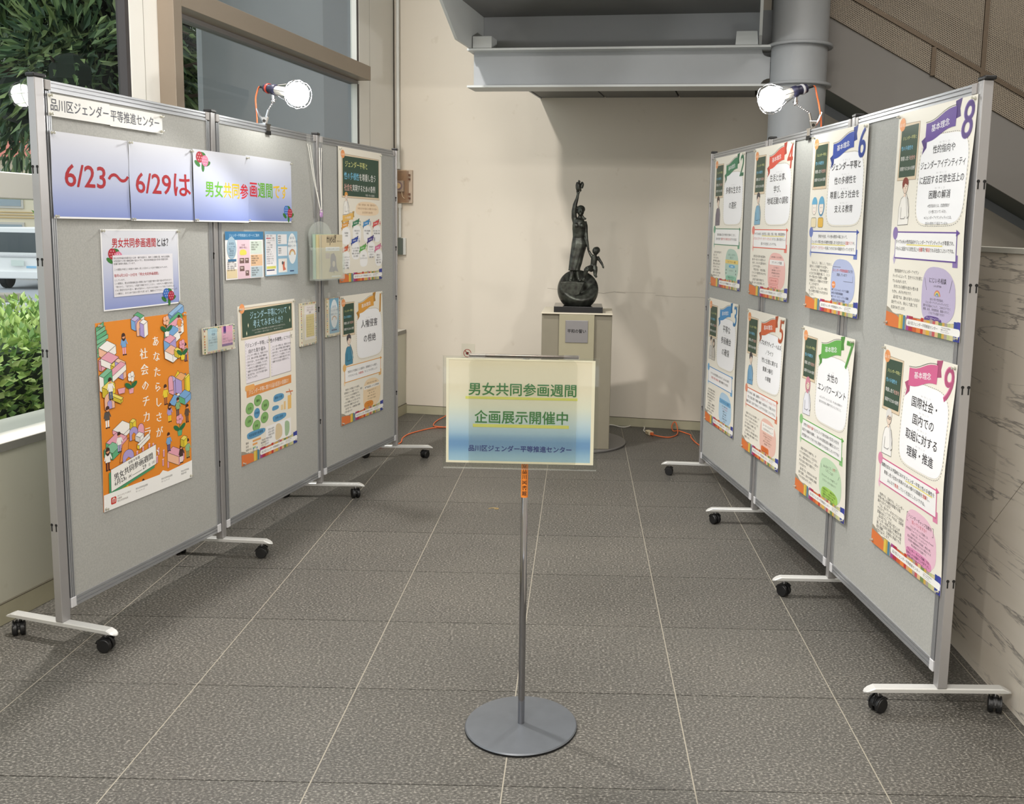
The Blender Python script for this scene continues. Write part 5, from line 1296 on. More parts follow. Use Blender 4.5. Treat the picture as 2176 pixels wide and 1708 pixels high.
concept(5, (214, 104, 66), ['リプロダクティブ・ヘルス', '／ライツ', '（性と生殖に関する', '健康と権利）', 'の尊重'],
    [[('すべての人が、妊娠・出産等の', INK), ('リプロダクティブ・ヘルス／ライツ', RED)], '（性と生殖に関する健康と権利）を認め合い、生涯にわたり', '健康に暮らし自分で決めることができる社会にしたいですね。'],
    ['　妊娠するかしないかを選び、いつ', '何人の子どもを持つかを決める', 'ことなど、自分のからだのことを', '自分で決められる権利、性に', '関する知識を持つことは、', '　品川区では、性や妊娠に関する', '正しい情報の提供や健康づくりの', '支援をします。'], info5, f5, .152, 1.066, QR[2], QR[3], 'r',
    'poster with an orange ribbon and numeral 5 across the third right post, lower row', curl=bulge(.006, 1), tsize=.049, tlead=.082, ty=.30)
def info2(a):
    a.lines(['（自分らしい生き方を）', '応援します'], .707, 1.06, .024, .03, align='c', col=(90, 130, 112))
    a.poly('info_bubble', rect(.50, 1.105, .92, 1.145), (236, 208, 120)); a.text('キャリアセミナーの開催', .71, 1.135, .024, (110, 90, 40), 'c')
    a.poly('info_bubble', blob(.62, 1.155, .83, 1.19, .3, .05), (110, 178, 214)); a.text('参加無料', .725, 1.181, .019, (240, 248, 252), 'c')
    for x, y in ((.54, 1.215), (.86, 1.215), (.54, 1.25), (.86, 1.25)): a.poly('info_bubble', circ(x, y, .009), INK)
    a.text('みんなで学ぼう', .707, 1.225, .018, (110, 130, 120), 'c')
    a.poly('info_bubble', blob(.52, 1.268, .89, 1.335, .9, .05), (140, 196, 170)); a.lines(['多様なロールモデルを', '紹介しています'], .705, 1.297, .02, .024, align='c', col=(60, 96, 80))
f2_ = lambda a: figure(a, .165, .425, .32, (84, 66, 60), (120, 112, 124))
concept(2, (62, 132, 96), ['多様な生き方', 'の選択'],
    ['性別を理由に生き方や働き方を狭めることなく、', [('誰もが自分で', INK), ('選択できる多様な生き方', RED), ('ができる社会に', INK)]],
    ['　自分の生き方を自分で', '選ぶことが', 'できていますか。', '進学や就職、結婚など', '性別による思い込みで', 'あきらめることなく、', '　品川区では誰もが', '自分らしい生き方を選べ', 'る社会をめざします。'], info2, f2_, .820, 1.847, QR[2], QR[3], 'r',
    'poster with dark green ribbon and numeral 2, upper at the right row far end', tsize=.078, tlead=.16, ty=.40)
def info3(a):
    a.poly('info_bubble', rect(.52, 1.065, .90, 1.115), (116, 172, 212)); a.text('パートナーシップ宣誓', .71, 1.10, .026, (40, 70, 110), 'c')
    a.lines([[('あなたの意見を', INK), ('区政', RED), ('に', INK)], [('いかして', RED), ('みませんか', RED)], '審議会などへの', '女性の参画を', '進めています。', '区民委員の公募も', 'あります'], .71, 1.145, .020, .027, align='c')
f3 = lambda a: (figure(a, .13, .43, .26, (90, 84, 80), (214, 210, 204)), figure(a, .235, .45, .24, (110, 100, 92), (206, 200, 190), 'long'))
concept(3, (72, 148, 206), ['平等な', '参画機会', 'の確保'],
    [[('すべての人が性別等にかかわらず、あらゆる分野に', INK)], [('対等に', RED), ('平等', RED), ('に参画する', RED), ('機会が確保される社会に', INK)]],
    ['　男女平等参画の現状は、', 'さまざまな場で差があり、', '政策や方針決定の場への', '女性の参画を高めていく', 'ことが必要です。', '　品川区では、審議会な', 'どの委員に占める女性の', '割合を増やし、誰もが', '参画できる社会へ。'], info3, f3, .826, 1.070, QR[2], QR[3], 'r',
    'poster with light blue ribbon and numeral 3, lower at the right row far end', curl=bulge(.004, 1), tsize=.082, tlead=.125, ty=.33)
def info1(a):
    a.text('性別等に関する悩みの相談', .707, 1.045, .02, (140, 110, 70), 'c')
    a.poly('info_bubble', rect(.52, 1.06, .90, 1.105), (252, 248, 240)); a.text('専門相談員による法律相談', .71, 1.092, .028, INK, 'c', width=.35)
    a.lines(['女性弁護士がお受けします', '毎月　第２・第４', '電話での予約が必要です', 'ひとりで悩まずご相談を'], .71, 1.135, .0185, .032, align='c', col=(120, 92, 56))
    a.poly('info_bubble', blob(.52, 1.245, .75, 1.325, .7, .06), (228, 146, 62)); a.lines(['くわしくは', 'こちら'], .635, 1.283, .020, .024, align='c', col=(110, 66, 20))
f1 = lambda a: figure(a, .175, .425, .34, (84, 80, 84), (74, 140, 168))
concept(1, (228, 164, 70), ['人権侵害', 'の根絶'],
    [[('性別などを理由にした', INK), ('差別', INK), ('や、配偶者などへの', INK), ('暴力', INK), ('、', INK)], [('ハラスメントは、', INK), ('人権侵害。', RED), ('なくしていきましょう！', INK)]],
    ['　性別などを理由とする差別、', '配偶者などへの暴力（ＤＶ）、性的', 'ハラスメントは人権侵害です。', '　予告なしや同意なしで行われ', '一人の問題のように見えますが、', '社会全体の問題でもあります。', '　品川区では、人権侵害の根絶', 'に取り組みます。'], info1, f1, .204, 1.053, PL[2], PL[3], 'l',
    'poster with a yellow-orange ribbon and numeral 1 on the far left board', mat='ink', curl=bulge(.006, 1), tsize=.096, tlead=.17, ty=.38)

# --- overview poster (chalkboard above nine small ribbons)
t = on_board(PL[2], PL[3], 'l', .193, 1.844, 'poster', 'overview poster with a big chalkboard over nine little ribbons, far left board', 'poster', off=.0205)
a = Art(1, 1.435, K, (240, 234, 220))
chalk(a, .085, .085, .93, .515, False)
a.text('ジェンダー平等と', .14, .20, .075, (228, 230, 150), width=.52); a.text([('性の多様性', (130, 200, 232)), ('を', (240, 240, 236)), ('尊重し合う', (240, 240, 236))], .12, .33, .086, width=.74, bold=.01)
a.text([('社会を', (230, 178, 168)), ('実現', (240, 240, 236)), ('するための', (240, 240, 236)), ('条例', (240, 240, 236))], .12, .45, .08, width=.72, bold=.01); a.text('令和６年４月施行', .60, .50, .028, (220, 220, 214))
figure(a, .16, .47, .24, (226, 160, 84), (246, 243, 236))
a.poly('printed_artwork', blob(.36, .56, .93, .72, .3, .08), (246, 222, 190)); a.lines(['性別・性的指向・年齢・国籍を問わず', '多様な生き方が認められ尊重される社会へ', '品川区条例の基本理念'], .65, .605, .025, .042, align='c', col=(170, 130, 90))
ribbon(a, .05, .70, .34, .80, (236, 190, 104), '９つの基本理念', .03, .02)
mini = [(1, (232, 168, 84), ['人権侵害', 'の根絶']), (2, (62, 132, 96), ['多様な生き方', 'の選択']), (3, (72, 148, 206), ['平等な参画機会', 'の確保']), (4, (222, 84, 84), ['生活と仕事、学び、', '地域活動の調和']), (5, (214, 104, 66), ['リプロダクティブ', 'ヘルス／ライツ', '（性と生殖に', '関する健康と', '権利）の尊重']), (6, (58, 84, 172), ['ジェンダー平等と', '性の多様性を', '尊重し合う社会を', '支える教育']), (7, (104, 176, 86), ['女性の', 'エンパワーメント']), (8, (76, 62, 140), ['性的指向や', 'ジェンダー', 'アイデンティティ', 'に起因する', '困難の解消']), (9, (224, 120, 160), ['国際社会・', '国内での', '取組に対する', '理解・推進'])]
pos = {1: (.06, .80), 2: (.30, .775), 3: (.545, .775), 4: (.78, .775), 5: (.045, 1.06), 6: (.27, .965), 7: (.455, 1.05), 8: (.64, .955), 9: (.82, 1.05)}
for n_, c_, tx in mini:
    x, y = pos[n_]; a.poly('printed_artwork', blob(x, y+.045, x+.19, y+.235, n_, .05), (250, 249, 248))
    ribbon(a, x-.015, y-.01, x+.155, y+.065, c_, '基本理念', .018, .018, 'printed_artwork'); a.text(str(n_), x+.175, y+.045, .075, dk(c_, .9), 'c', part='numeral')
    a.lines(tx, x+.095, y+.115, .0215, .029, align='c', bold=.006)
footer(a, 1.435); a.build(t, pins=((.03, .025), (.97, .025), (.03, 1.41), (.97, 1.41)))

# --- tall poster with the chalkboard question
t = on_board(PL[1], PL[2], 'l', .152, 1.073, 'poster', 'poster with a chalkboard headline and green and blue ovals, middle left board', 'poster')
a = Art(1, 1.43, K, (238, 232, 218), curl=bulge(.006, -1))
chalk(a, .055, .035, .945, .285, False)
a.text('ジェンダー平等について', .52, .125, .078, (176, 214, 228), 'c', width=.66); a.text('考えてみませんか？', .52, .205, .078, (176, 214, 228), 'c', width=.56)
a.lines(['ジェンダー平等と性の多様性を尊重し合う社会を実現するための条例ができました。', 'みんなが自分らしく暮らせる社会について、一緒に考えてみましょう。'], .52, .238, .016, .024, align='c', col=(206, 206, 196))
for x, y in ((.90, .08), (.13, .25), (.16, .18), (.90, .20)): a.poly('sparkle', [(x, y-.022), (x+.008, y), (x, y+.022), (x-.008, y)], (236, 232, 200))
for x0, x1, tt_, n_ in ((.09, .495, ['「ジェンダー平等」に', '向けた取り組み'], 8), (.525, .90, ['「性の多様性」について'], 6)):
    a.poly('note_card', rect(x0+.006, .315, x1+.006, .70), (170, 160, 160)); a.poly('note_card', rect(x0, .31, x1, .695), (238, 232, 238))
    for k in range(14): a.poly('note_card', circ(x0+.014, .325+k*.026, .004, n=8), (190, 180, 190))
    a.lines(tt_, (x0+x1)/2, .375, .042, .055, align='c', bold=.012)
    body_ = ['ジェンダー平等とは、性別にかかわ', 'らず、誰もが平等に責任や権利を', '分かち合い、あらゆる物事を一緒に', '決めていくことを意味しています。', '一人ひとりの個性や能力が十分に', '発揮できる社会の実現をめざし、', '品川区では、さまざまな取り組み', 'を行っています。']
    a.lines(body_[:n_], x0+.03, (.46 if n_ == 8 else .43), .0225, .0285, col=(70, 66, 74), bold=.006)
a.poly('orange_strip', [(.09, .735), (.905, .735), (.905, .815), (.095, .825)], (226, 150, 84)); a.poly('orange_strip', rrect(.07, .715, .23, .765, .02), (238, 176, 104))
a.text('ジェンダー平等に関する品川区民の意識は！', .13, .80, .047, (252, 240, 224), width=.74, bold=.01)
for k in range(6):
    an = math.radians(-90+k*60+5); cx_, cy_ = .27+.155*math.cos(an), .995+.115*math.sin(an)
    a.outline('green_oval', circ(cx_, cy_, .066, .050), (138, 184, 112), .004, (110, 158, 90)); a.text(('職場', '家庭', '政治', '学校', '法律', '社会')[k], cx_, cy_+.012, .028, (60, 84, 50), 'c', bold=.01)
a.poly('blue_oval', circ(.265, .995, .052, .048), (96, 156, 196)); a.text('平等感', .265, 1.004, .026, (30, 60, 90), 'c')
a.poly('blue_oval', blob(.55, .88, .76, .955, 1, .1), (96, 156, 196)); a.poly('blue_oval', blob(.53, .985, .66, 1.03, 1, .1), (96, 156, 196)); a.poly('blue_oval', blob(.53, 1.075, .80, 1.145, 2, .12), (96, 156, 196)); a.poly('blue_oval', blob(.08, 1.145, .41, 1.215, 2, .1), (96, 156, 196))
a.text('家事の分担', .655, .925, .028, (30, 60, 90), 'c'); a.text('女性の割合', .665, 1.12, .030, (30, 60, 90), 'c'); a.text('性別役割分担意識', .245, 1.19, .030, (30, 60, 90), 'c')
a.poly('bar_chart', rect(.83, .93, .90, 1.065), (240, 196, 120)); a.poly('bar_chart', rect(.70, 1.0, .74, 1.05), (236, 210, 160)); a.poly('bar_chart', rect(.755, .975, .79, 1.055), (236, 200, 140))
a.line('bar_chart', [(.80, .89), (.93, .90)], .012, (214, 130, 84)); a.line('bar_chart', [(.86, .87), (.90, .93)], .01, (206, 120, 80))
a.poly('bar_chart', rect(.42, 1.155, .885, 1.335), (246, 244, 242))
a.poly('bar_chart', blob(.58, 1.165, .72, 1.33, 1, .15), (224, 204, 168)); a.poly('bar_chart', blob(.76, 1.165, .86, 1.325, 2, .15), (170, 196, 160))
a.lines(['男性の就労', '女性の就労', '共働き世帯', 'の割合'], .46, 1.20, .022, .026); a.lines(['賛成', '反対', '同感する', '同感しない'], .075, 1.25, .024, .032)
a.poly('bar_chart', rect(.19, 1.232, .33, 1.250), (232, 168, 100)); a.poly('bar_chart', rect(.19, 1.264, .27, 1.282), (232, 168, 100)); a.poly('bar_chart', rect(.19, 1.296, .24, 1.312), (170, 200, 150))
a.lines(['「夫は外で働き', '妻は家庭を守る', 'べき」に反対が', '多数です'], .33, 1.275, .020, .024, col=(80, 80, 100))
for x_ in (.20, .26): figure(a, x_, 1.305, .07, (90, 150, 200), (150, 190, 220))
footer(a, 1.43); a.build(t, pins=((.025, .03), (.975, .02), (.03, 1.41), (.97, 1.40)))

# --- orange poster with toy blocks
OR = (232, 142, 46)
t = on_board(PL[0], PL[1], 'l', .197, 1.080, 'poster', 'orange poster of little people among toy blocks on the nearest left board', 'poster')
a = Art(1, 1.36, .498, OR, curl=lambda u, v: .004*math.sin(PI*min(1, v/1.36))+.003*(1-u)*math.sin(PI*min(1, v/1.36)))
b_ = 'printed_scene'; LNC = (70, 52, 40); PK, YL, BL, GN, WH, LV, OG, PC = (236, 168, 186), (240, 214, 60), (124, 172, 220), (96, 176, 128), (248, 244, 238), (178, 160, 214), (236, 150, 70), (244, 190, 160)
def iso(x, y, w_, d_, h_, c1, c2=None, c3=None):
    """box seen from above: x,y = front corner on the ground; w_ runs up right, d_ runs up left"""
    c2 = c2 or dk(c1, .88); c3 = c3 or lt(c1, .25); cx_, sy_ = .87, .42
    A = (x, y); B_ = (x+w_*cx_, y-w_*sy_); D_ = (x-d_*cx_, y-d_*sy_)
    up = lambda p: (p[0], p[1]-h_)
    C_ = (x+w_*cx_-d_*cx_, y-w_*sy_-d_*sy_)
    for q, c_ in (([A, B_, up(B_), up(A)], c1), ([A, D_, up(D_), up(A)], c2), ([up(A), up(B_), up(C_), up(D_)], c3)):
        a.outline(b_, q, c_, .0028, LNC)
def arch(x, y, w_, h_, c_, hole=LV):
    a.outline(b_, [(x, y), (x, y-h_)]+[(x+w_/2-w_/2*math.cos(PI*k/8), y-h_-w_*.45*math.sin(PI*k/8)) for k in range(9)]+[(x+w_, y-h_), (x+w_, y)], c_, .0028, LNC)
    a.outline(b_, [(x+w_*.28, y), (x+w_*.28, y-h_*.7), (x+w_*.5, y-h_*.95), (x+w_*.72, y-h_*.7), (x+w_*.72, y)], hole, .0022, LNC)
def stairs(x, y, n_, c_):
    for k in range(n_): a.outline(b_, [(x-.02*k*0+.0, y-.030*k), (x+.115-.012*k, y-.030*k-.035), (x+.115-.012*k, y-.030*k-.065), (x, y-.030*(k+1))], c_ if k % 2 else lt(c_, .2), .0022, LNC)
stairs(.0, .245, 6, GN); stairs(.0, .15, 4, GN)
iso(.10, .275, .10, .10, .06, WH, PC); iso(.03, .345, .10, .03, .07, PK); iso(.13, .35, .09, .12, .05, PC, WH, PK); iso(.17, .385, .06, .06, .05, YL); 
iso(.24, .435, .04, .09, .11, PC, LV); iso(.10, .45, .20, .06, .045, WH, WH, PK); iso(.04, .50, .10, .05, .11, GN, WH); iso(.07, .55, .09, .06, .07, YL); arch(.035, .62, .10, .07, PC); iso(.20, .605, .03, .14, .03, YL)
iso(.46, .10, .05, .08, .09, WH, YL, GN); iso(.40, .095, .06, .05, .07, LV, BL); arch(.41, .135, .10, .075, PC); iso(.49, .155, .05, .05, .10, WH, LV)
iso(.82, .07, .17, .05, .05, BL); iso(.80, .13, .17, .06, .04, GN, YL, GN); iso(.78, .19, .20, .07, .05, WH, LV, PK); iso(.84, .21, .13, .05, .06, WH, BL, WH)
iso(.79, .255, .13, .09, .07, WH, GN, BL); a.outline(b_, circ(.73, .205, .026, .030), PK, .003, LNC); iso(.77, .33, .09, .08, .10, LV, BL, PK); iso(.80, .385, .09, .11, .06, WH, WH, PC); iso(.87, .36, .04, .06, .05, YL)
a.outline(b_, [(.86, .455), (.955, .56), (.80, .52)], YL, .003, LNC); a.outline(b_, [(.955, .49), (.99, .56), (.90, .60), (.83, .53)], BL, .003, LNC)
iso(.80, .645, .05, .07, .11, LV, PK); iso(.90, .665, .08, .09, .12, OG, LV); iso(.95, .66, .06, .02, .13, YL); iso(.86, .72, .05, .06, .04, WH, YL); iso(.93, .745, .09, .09, .05, BL, GN, BL)
a.outline(b_, [(.73, .70), (.80, .635), (.86, .665), (.80, .73)], BL, .003, LNC); a.outline(b_, circ(.765, .515, .028, .03, 12, 180, 360)+[(.793, .60), (.737, .60)], PK, .003, LNC)
iso(.22, .865, .12, .13, .03, WH, PK, WH); iso(.32, .83, .04, .04, .06, YL); arch(.28, .90, .09, .06, LV, OR); a.outline(b_, circ(.405, .835, .035, .045, 12, 180, 360)+[(.44, .895), (.37, .895)], PK, .003, LNC); iso(.39, .935, .05, .06, .04, WH)
iso(.14, .96, .13, .12, .05, PK, GN, PK); iso(.10, 1.0, .10, .10, .05, GN); iso(.38, .985, .14, .03, .03, WH, YL, WH); a.outline(b_, [(.20, .91), (.27, .87), (.25, 1.02), (.17, 1.04)], OG, .003, LNC); arch(.20, 1.07, .12, .06, LV, OR)
for k, (x, y) in enumerate([(.36, 1.03), (.42, 1.01), (.49, 1.0), (.54, 1.01), (.38, 1.07), (.46, 1.05), (.60, 1.06), (.66, 1.09), (.58, 1.12), (.65, 1.16), (.71, 1.19), (.77, 1.13), (.34, 1.10)]):
    a.outline('printed_scene', rrect(x-.010, y-.035, x+.010, y+.02, .008), PK, .0022, LNC); a.poly('printed_scene', circ(x, y-.035, .010, .005, 10), (250, 210, 216))
iso(.84, 1.22, .08, .16, .07, PK, PC, PK)
def kid(x, y, s, top, leg, hair=(70, 44, 36), long=False, skirt=False):
    p = 'printed_scene'
    a.poly(p, rect(x-s*.11, y+s*.60, x-s*.02, y+s*.94), leg); a.poly(p, rect(x+s*.02, y+s*.60, x+s*.11, y+s*.94), leg)
    a.poly(p, circ(x-s*.05, y+s*.96, s*.07, s*.035, 8), (60, 36, 34)); a.poly(p, circ(x+s*.09, y+s*.96, s*.07, s*.035, 8), (60, 36, 34))
    a.outline(p, [(x-s*.13, y+s*.24), (x+s*.13, y+s*.24), (x+s*.15, y+s*.62), (x-s*.15, y+s*.62)], top, .0018, LNC)
    a.line(p, [(x+s*.12, y+s*.27), (x+s*.22, y+s*.48)], s*.06, top); a.line(p, [(x-s*.12, y+s*.27), (x-s*.19, y+s*.50)], s*.06, top)
    if long: a.poly(p, circ(x, y+s*.15, s*.13, s*.19, 12), hair)
    a.poly(p, circ(x, y+s*.11, s*.105, s*.12, 12), (226, 160, 120)); a.poly(p, circ(x, y+s*.085, s*.12, s*.12, 12, 180, 360)+[(x+s*.10, y+s*.12), (x-s*.11, y+s*.15)], hair)
kid(.27, .10, .16, BL, PK, long=True); kid(.90, .02, .14, OG, PC); kid(.965, .25, .15, PK, (60, 70, 120)); kid(.10, .40, .16, WH, (60, 90, 150)); kid(.06, .60, .16, (90, 84, 80), WH); kid(.70, .545, .16, YL, (150, 90, 60))
kid(.74, .70, .15, LV, YL, long=True); kid(.84, .67, .15, (140, 180, 130), (60, 70, 100)); kid(.955, .745, .15, (96, 78, 66), (80, 66, 60)); kid(.72, .93, .15, BL, (60, 80, 150)); kid(.955, 1.03, .16, (150, 190, 140), (120, 160, 110)); kid(.87, 1.06, .15, (74, 50, 46), WH, long=True)
kid(.05, .90, .17, WH, (90, 40, 40), long=True); kid(.17, .81, .15, WH, LV)
iso(.905, 1.09, .05, .05, .06, YL); a.outline(b_, [(.17, .49), (.25, .49), (.24, .53), (.18, .53)], PK, .002, LNC)
def plant(x, y, s, fl, pot):
    p = 'printed_scene'; a.outline(p, [(x-s*.2, y), (x+s*.2, y), (x+s*.14, y+s*.32), (x-s*.14, y+s*.32)], pot, .0022, LNC)
    for dx in (-.25, .22): a.poly(p, circ(x+s*dx, y-s*.10, s*.26, s*.12, 12, rot=-30 if dx > 0 else 30), (40, 110, 66))
    a.line(p, [(x, y), (x, y-s*.4)], s*.05, (40, 110, 66))
    for k in range(5): a.outline(p, circ(x+s*.16*math.cos(k*1.26), y-s*.52+s*.14*math.sin(k*1.26), s*.13, s*.13, 10), fl, .0016, LNC)
plant(.32, .50, .15, WH, PK); plant(.745, .125, .15, PC, WH); plant(.92, .33, .15, PK, YL); plant(.86, .93, .16, PK, GN); plant(.22, 1.30, .14, YL, GN)
kid(.42, 1.225, .11, (90, 130, 180), LV)
a.poly('printed_scene', [(.055, 1.085), (.545, 1.005), (.545, 1.165), (.055, 1.255)], (78, 156, 112)); a.poly('printed_scene', [(.075, 1.065), (.565, .985), (.565, 1.14), (.075, 1.23)], (250, 248, 242)); a.line('printed_scene', [(.075, 1.065), (.565, .985), (.565, 1.14), (.075, 1.23)], .0028, LNC, True)
a.text('令和８年度', .32, 1.060, .026, INK, 'c', rot=-9.3, bold=.012); a.text('男女共同参画週間', .32, 1.118, .056, INK, 'c', rot=-9.3, bold=.018, width=.43)
a.text([('6', INK), ('月', INK), ('23', INK)], .11, 1.195, .045, rot=-9.3, bold=.012); a.text('日（火）', .215, 1.179, .024, INK, rot=-9.3); a.line('printed_scene', [(.30, 1.162), (.40, 1.146)], .003, INK); a.text('29', .41, 1.147, .045, INK, rot=-9.3, bold=.012); a.text('日（月）', .475, 1.137, .024, INK, rot=-9.3)
a.poly('printed_scene', [(0, 1.235), (.60, 1.235), (.64, 1.21), (.70, 1.235), (1, 1.215), (1, 1.36), (0, 1.36)], (250, 249, 246))
a.poly('printed_scene', rrect(.07, 1.272, .125, 1.325, .012), (206, 60, 48)); a.line('printed_scene', [(.083, 1.30), (.083, 1.312), (.083, 1.288), (.098, 1.280), (.098, 1.315)], .005, (250, 240, 236)); a.line('printed_scene', [(.112, 1.312), (.112, 1.288), (.100, 1.280)], .005, (250, 240, 236))
a.lines(['ひとりひとりが幸せ', '内閣府', '男女共同参画局'], .135, 1.284, .016, .019, col=(110, 90, 84))
for x in (.33, .62, .86): a.lines(['男女共同参画週間', 'ホームページ'] if x < .8 else ['男女共同参画', '推進本部'], x, 1.283, .0165, .021, col=(80, 78, 76))
a.vtext('あなたらしさが、', .615, .225, .084, (250, 246, 236), .118, bold=.022); a.vtext('社会のチカラ', .475, .305, .088, (250, 246, 236), .120, bold=.022)
a.build(t, pins=((.03, .02), (.97, .02), (.02, 1.34), (.98, 1.34)))

# --- hydrangea stamp
def hydra(a, x, y, s, c1, c2, part='hydrangea'):
    for dx, dy, r in ((-.5, .35, 30), (.1, .55, 90), (.62, .30, -20), (.1, -.3, 10)): a.poly(part, circ(x+dx*s, y+dy*s, s*.34, s*.16, 10, rot=r), (56, 122, 52))
    for cx_, cy_, c_ in ((x-.25*s, y-.1*s, c1), (x+.32*s, y+.12*s, c2)):
        a.poly(part, circ(cx_, cy_, s*.38, s*.38, 16), c_)
        for k in range(7):
            q = (cx_+s*.22*math.cos(k*1.05)*(k > 0), cy_+s*.22*math.sin(k*1.05)*(k > 0))
            a.poly(part, [(q[0]-s*.05, q[1]), (q[0], q[1]-s*.05), (q[0]+s*.05, q[1]), (q[0], q[1]+s*.05)], lt(c_, .75))
def bgrad(t):
    c0, c1, c2 = (216, 218, 226), (190, 197, 224), (136, 151, 208); 
    f = lambda a_, b_, q: tuple(a_[i]+(b_[i]-a_[i])*q for i in range(3))
    return f(c0, c1, t/.55) if t < .55 else f(c1, c2, min(1, (t-.55)/.42))
# --- banner sheets
BR = (172, 18, 32)
def bsheet(label, W, H, u, v, seg, draw, wav, pins, name='banner_sheet', off=.0115):
    t = on_board(PL[seg], PL[seg+1], 'l', u, v, name, label, 'paper sheet', 'banner sheets across the left boards', off+.0045)
    a = Art(W, H, 1., curl=wav, grad=bgrad, grid=.03)
    a.poly('white_margin', rect(0, H-.006, W, H), (244, 244, 244)); draw(a); a.build(t, pins=pins); return t
wv = lambda ph, am: (lambda u, v: .0025+am*(math.sin(u*16+ph)*.5+.5)+.001*math.sin(v*25+ph))
def d1(a): a.text('6/23～', .050, .172, .103, BR, bold=.012, width=.312, res=3)
def d2(a): a.text('6/29は', .028, .180, .103, BR, bold=.012, width=.322, res=3)
def d3(a):
    hydra(a, .055, .035, .058, (176, 40, 56), (222, 128, 160)); G1, Y1, R1 = (108, 180, 52), (240, 196, 40), (214, 46, 60)
    a.text([('男女', G1), ('共同', Y1), ('参', R1)], .070, .178, .068, bold=.014, width=.310, res=3)
def d4(a):
    G1, Y1, R1 = (108, 180, 52), (240, 196, 40), (214, 46, 60)
    a.text([('画', R1), ('週間', G1), ('です', Y1)], .022, .172, .072, bold=.014, width=.345, res=3); hydra(a, .365, .235, .058, (70, 120, 196), (176, 40, 66))
bsheet('banner sheet reading 6/23 with a wave dash', .358, .279, .028, 1.718, 0, d1, wv(0, .002), ((.006, .006), (.006, .272)))
bsheet('banner sheet reading 6/29 and the kana ha', .358, .283, .387, 1.719, 0, d2, wv(2, .003), ((.004, .006), (.352, .008), (.006, .277)))
bsheet('banner sheet with a red and pink hydrangea bridging the second left post', .379, .285, .745, 1.722, 0, d3, (lambda u, v: .010+.002*math.sin(u*14)), ((.006, .278), (.374, .008)), off=.0120)
bsheet('last banner sheet with a blue hydrangea in its lower right corner', .402, .287, .222, 1.727, 1, d4, (lambda u, v: .006+.003*math.sin(u*11+1)), ((.396, .010), (.006, .280), (.398, .280)), off=.0125)
def strip(label, u0, u1, v0, v1, seg, txt, w_, pins):
    t = on_board(PL[seg], PL[seg+1], 'l', u0, v1, 'title_strip', label, 'paper strip', 'white title strips', off=.0150); a = Art(u1-u0, v1-v0, 1., (240, 240, 236), curl=lambda u, v: .0025+.002*math.sin(u*10), grid=.04)
    a.text(txt, w_[0], (v1-v0)*.70, .042, (52, 56, 72), width=w_[1], bold=.004, res=3); a.build(t, pins=pins)
strip('white paper strip with the first half of the centre name, left piece', .028, .304, 1.765, 1.835, 0, '品川区ジェンダー', (.008, .265), ((.006, .006), (.006, .064)))
strip('white paper strip with the second half of the centre name, right piece', .3045, .580, 1.762, 1.832, 0, '平等推進センター', (.002, .258), ((.268, .008), (.266, .062)))
# --- notice sheet
t = on_board(PL[0], PL[1], 'l', .240, 1.405, 'notice_sheet', 'pale blue explanatory notice with hydrangeas above the orange poster', 'notice')
def ngrad(t_):
    return tuple((222, 224, 232)[i]+((142, 154, 208)[i]-(222, 224, 232)[i])*min(1, max(0, (t_-.15)/.85))**1.4 for i in range(3))
a = Art(.418, .287, 1., grad=ngrad, curl=lambda u, v: .001+.003*math.sin(PI*u/.418), grid=.04)
for r_ in (rect(0, 0, .418, .005), rect(0, 0, .005, .287), rect(.413, 0, .418, .287), rect(0, .282, .418, .287)): a.poly('white_margin', r_, (246, 246, 246))
a.text([('男女共同参画週間', (190, 28, 40)), ('とは？', INK)], .052, .062, .036, width=.32, bold=.012, res=2)
hydra(a, .065, .092, .052, (176, 40, 56), (222, 128, 160)); a.poly('text_panel', rect(.052, .092, .378, .240), (232, 230, 236))
a.lines(['男女共同参画社会基本法の公布・施行を踏まえ、毎年この週間に国、地方公共団体、', '女性団体その他の関係団体の協力の下に、男女共同参画社会の形成の促進を図る', '各種行事等を実施しています。', '', 'この週間は平成１３年度から毎年６月２３日から２９日まで実施されています。'], .056, .106, .0082, .0100, col=(60, 56, 60))
a.text('毎年6月23日～29日を「男女共同参画週間」', .056, .169, .0125, (180, 34, 44), bold=.012)
a.lines(['としています。', 'この期間は、男女共同参画社会の実現に向けて全国で様々な取り組みが行われます。', '「男だから」「女だから」と性別で判断されることなく、一人ひとりの個性を大切に、', 'ともに責任を分かち合い、誰もが自分らしく生きられる社会について考えてみませんか。', 'この機会に、あらためて自分の周りを見つめて、職場などでできることを考えてみましょう'], .056, .184, .0084, .0120, col=(56, 54, 58))
hydra(a, .345, .248, .050, (60, 110, 190), (176, 40, 66)); a.build(t, pins=((.006, .006), (.412, .008), (.412, .281)))

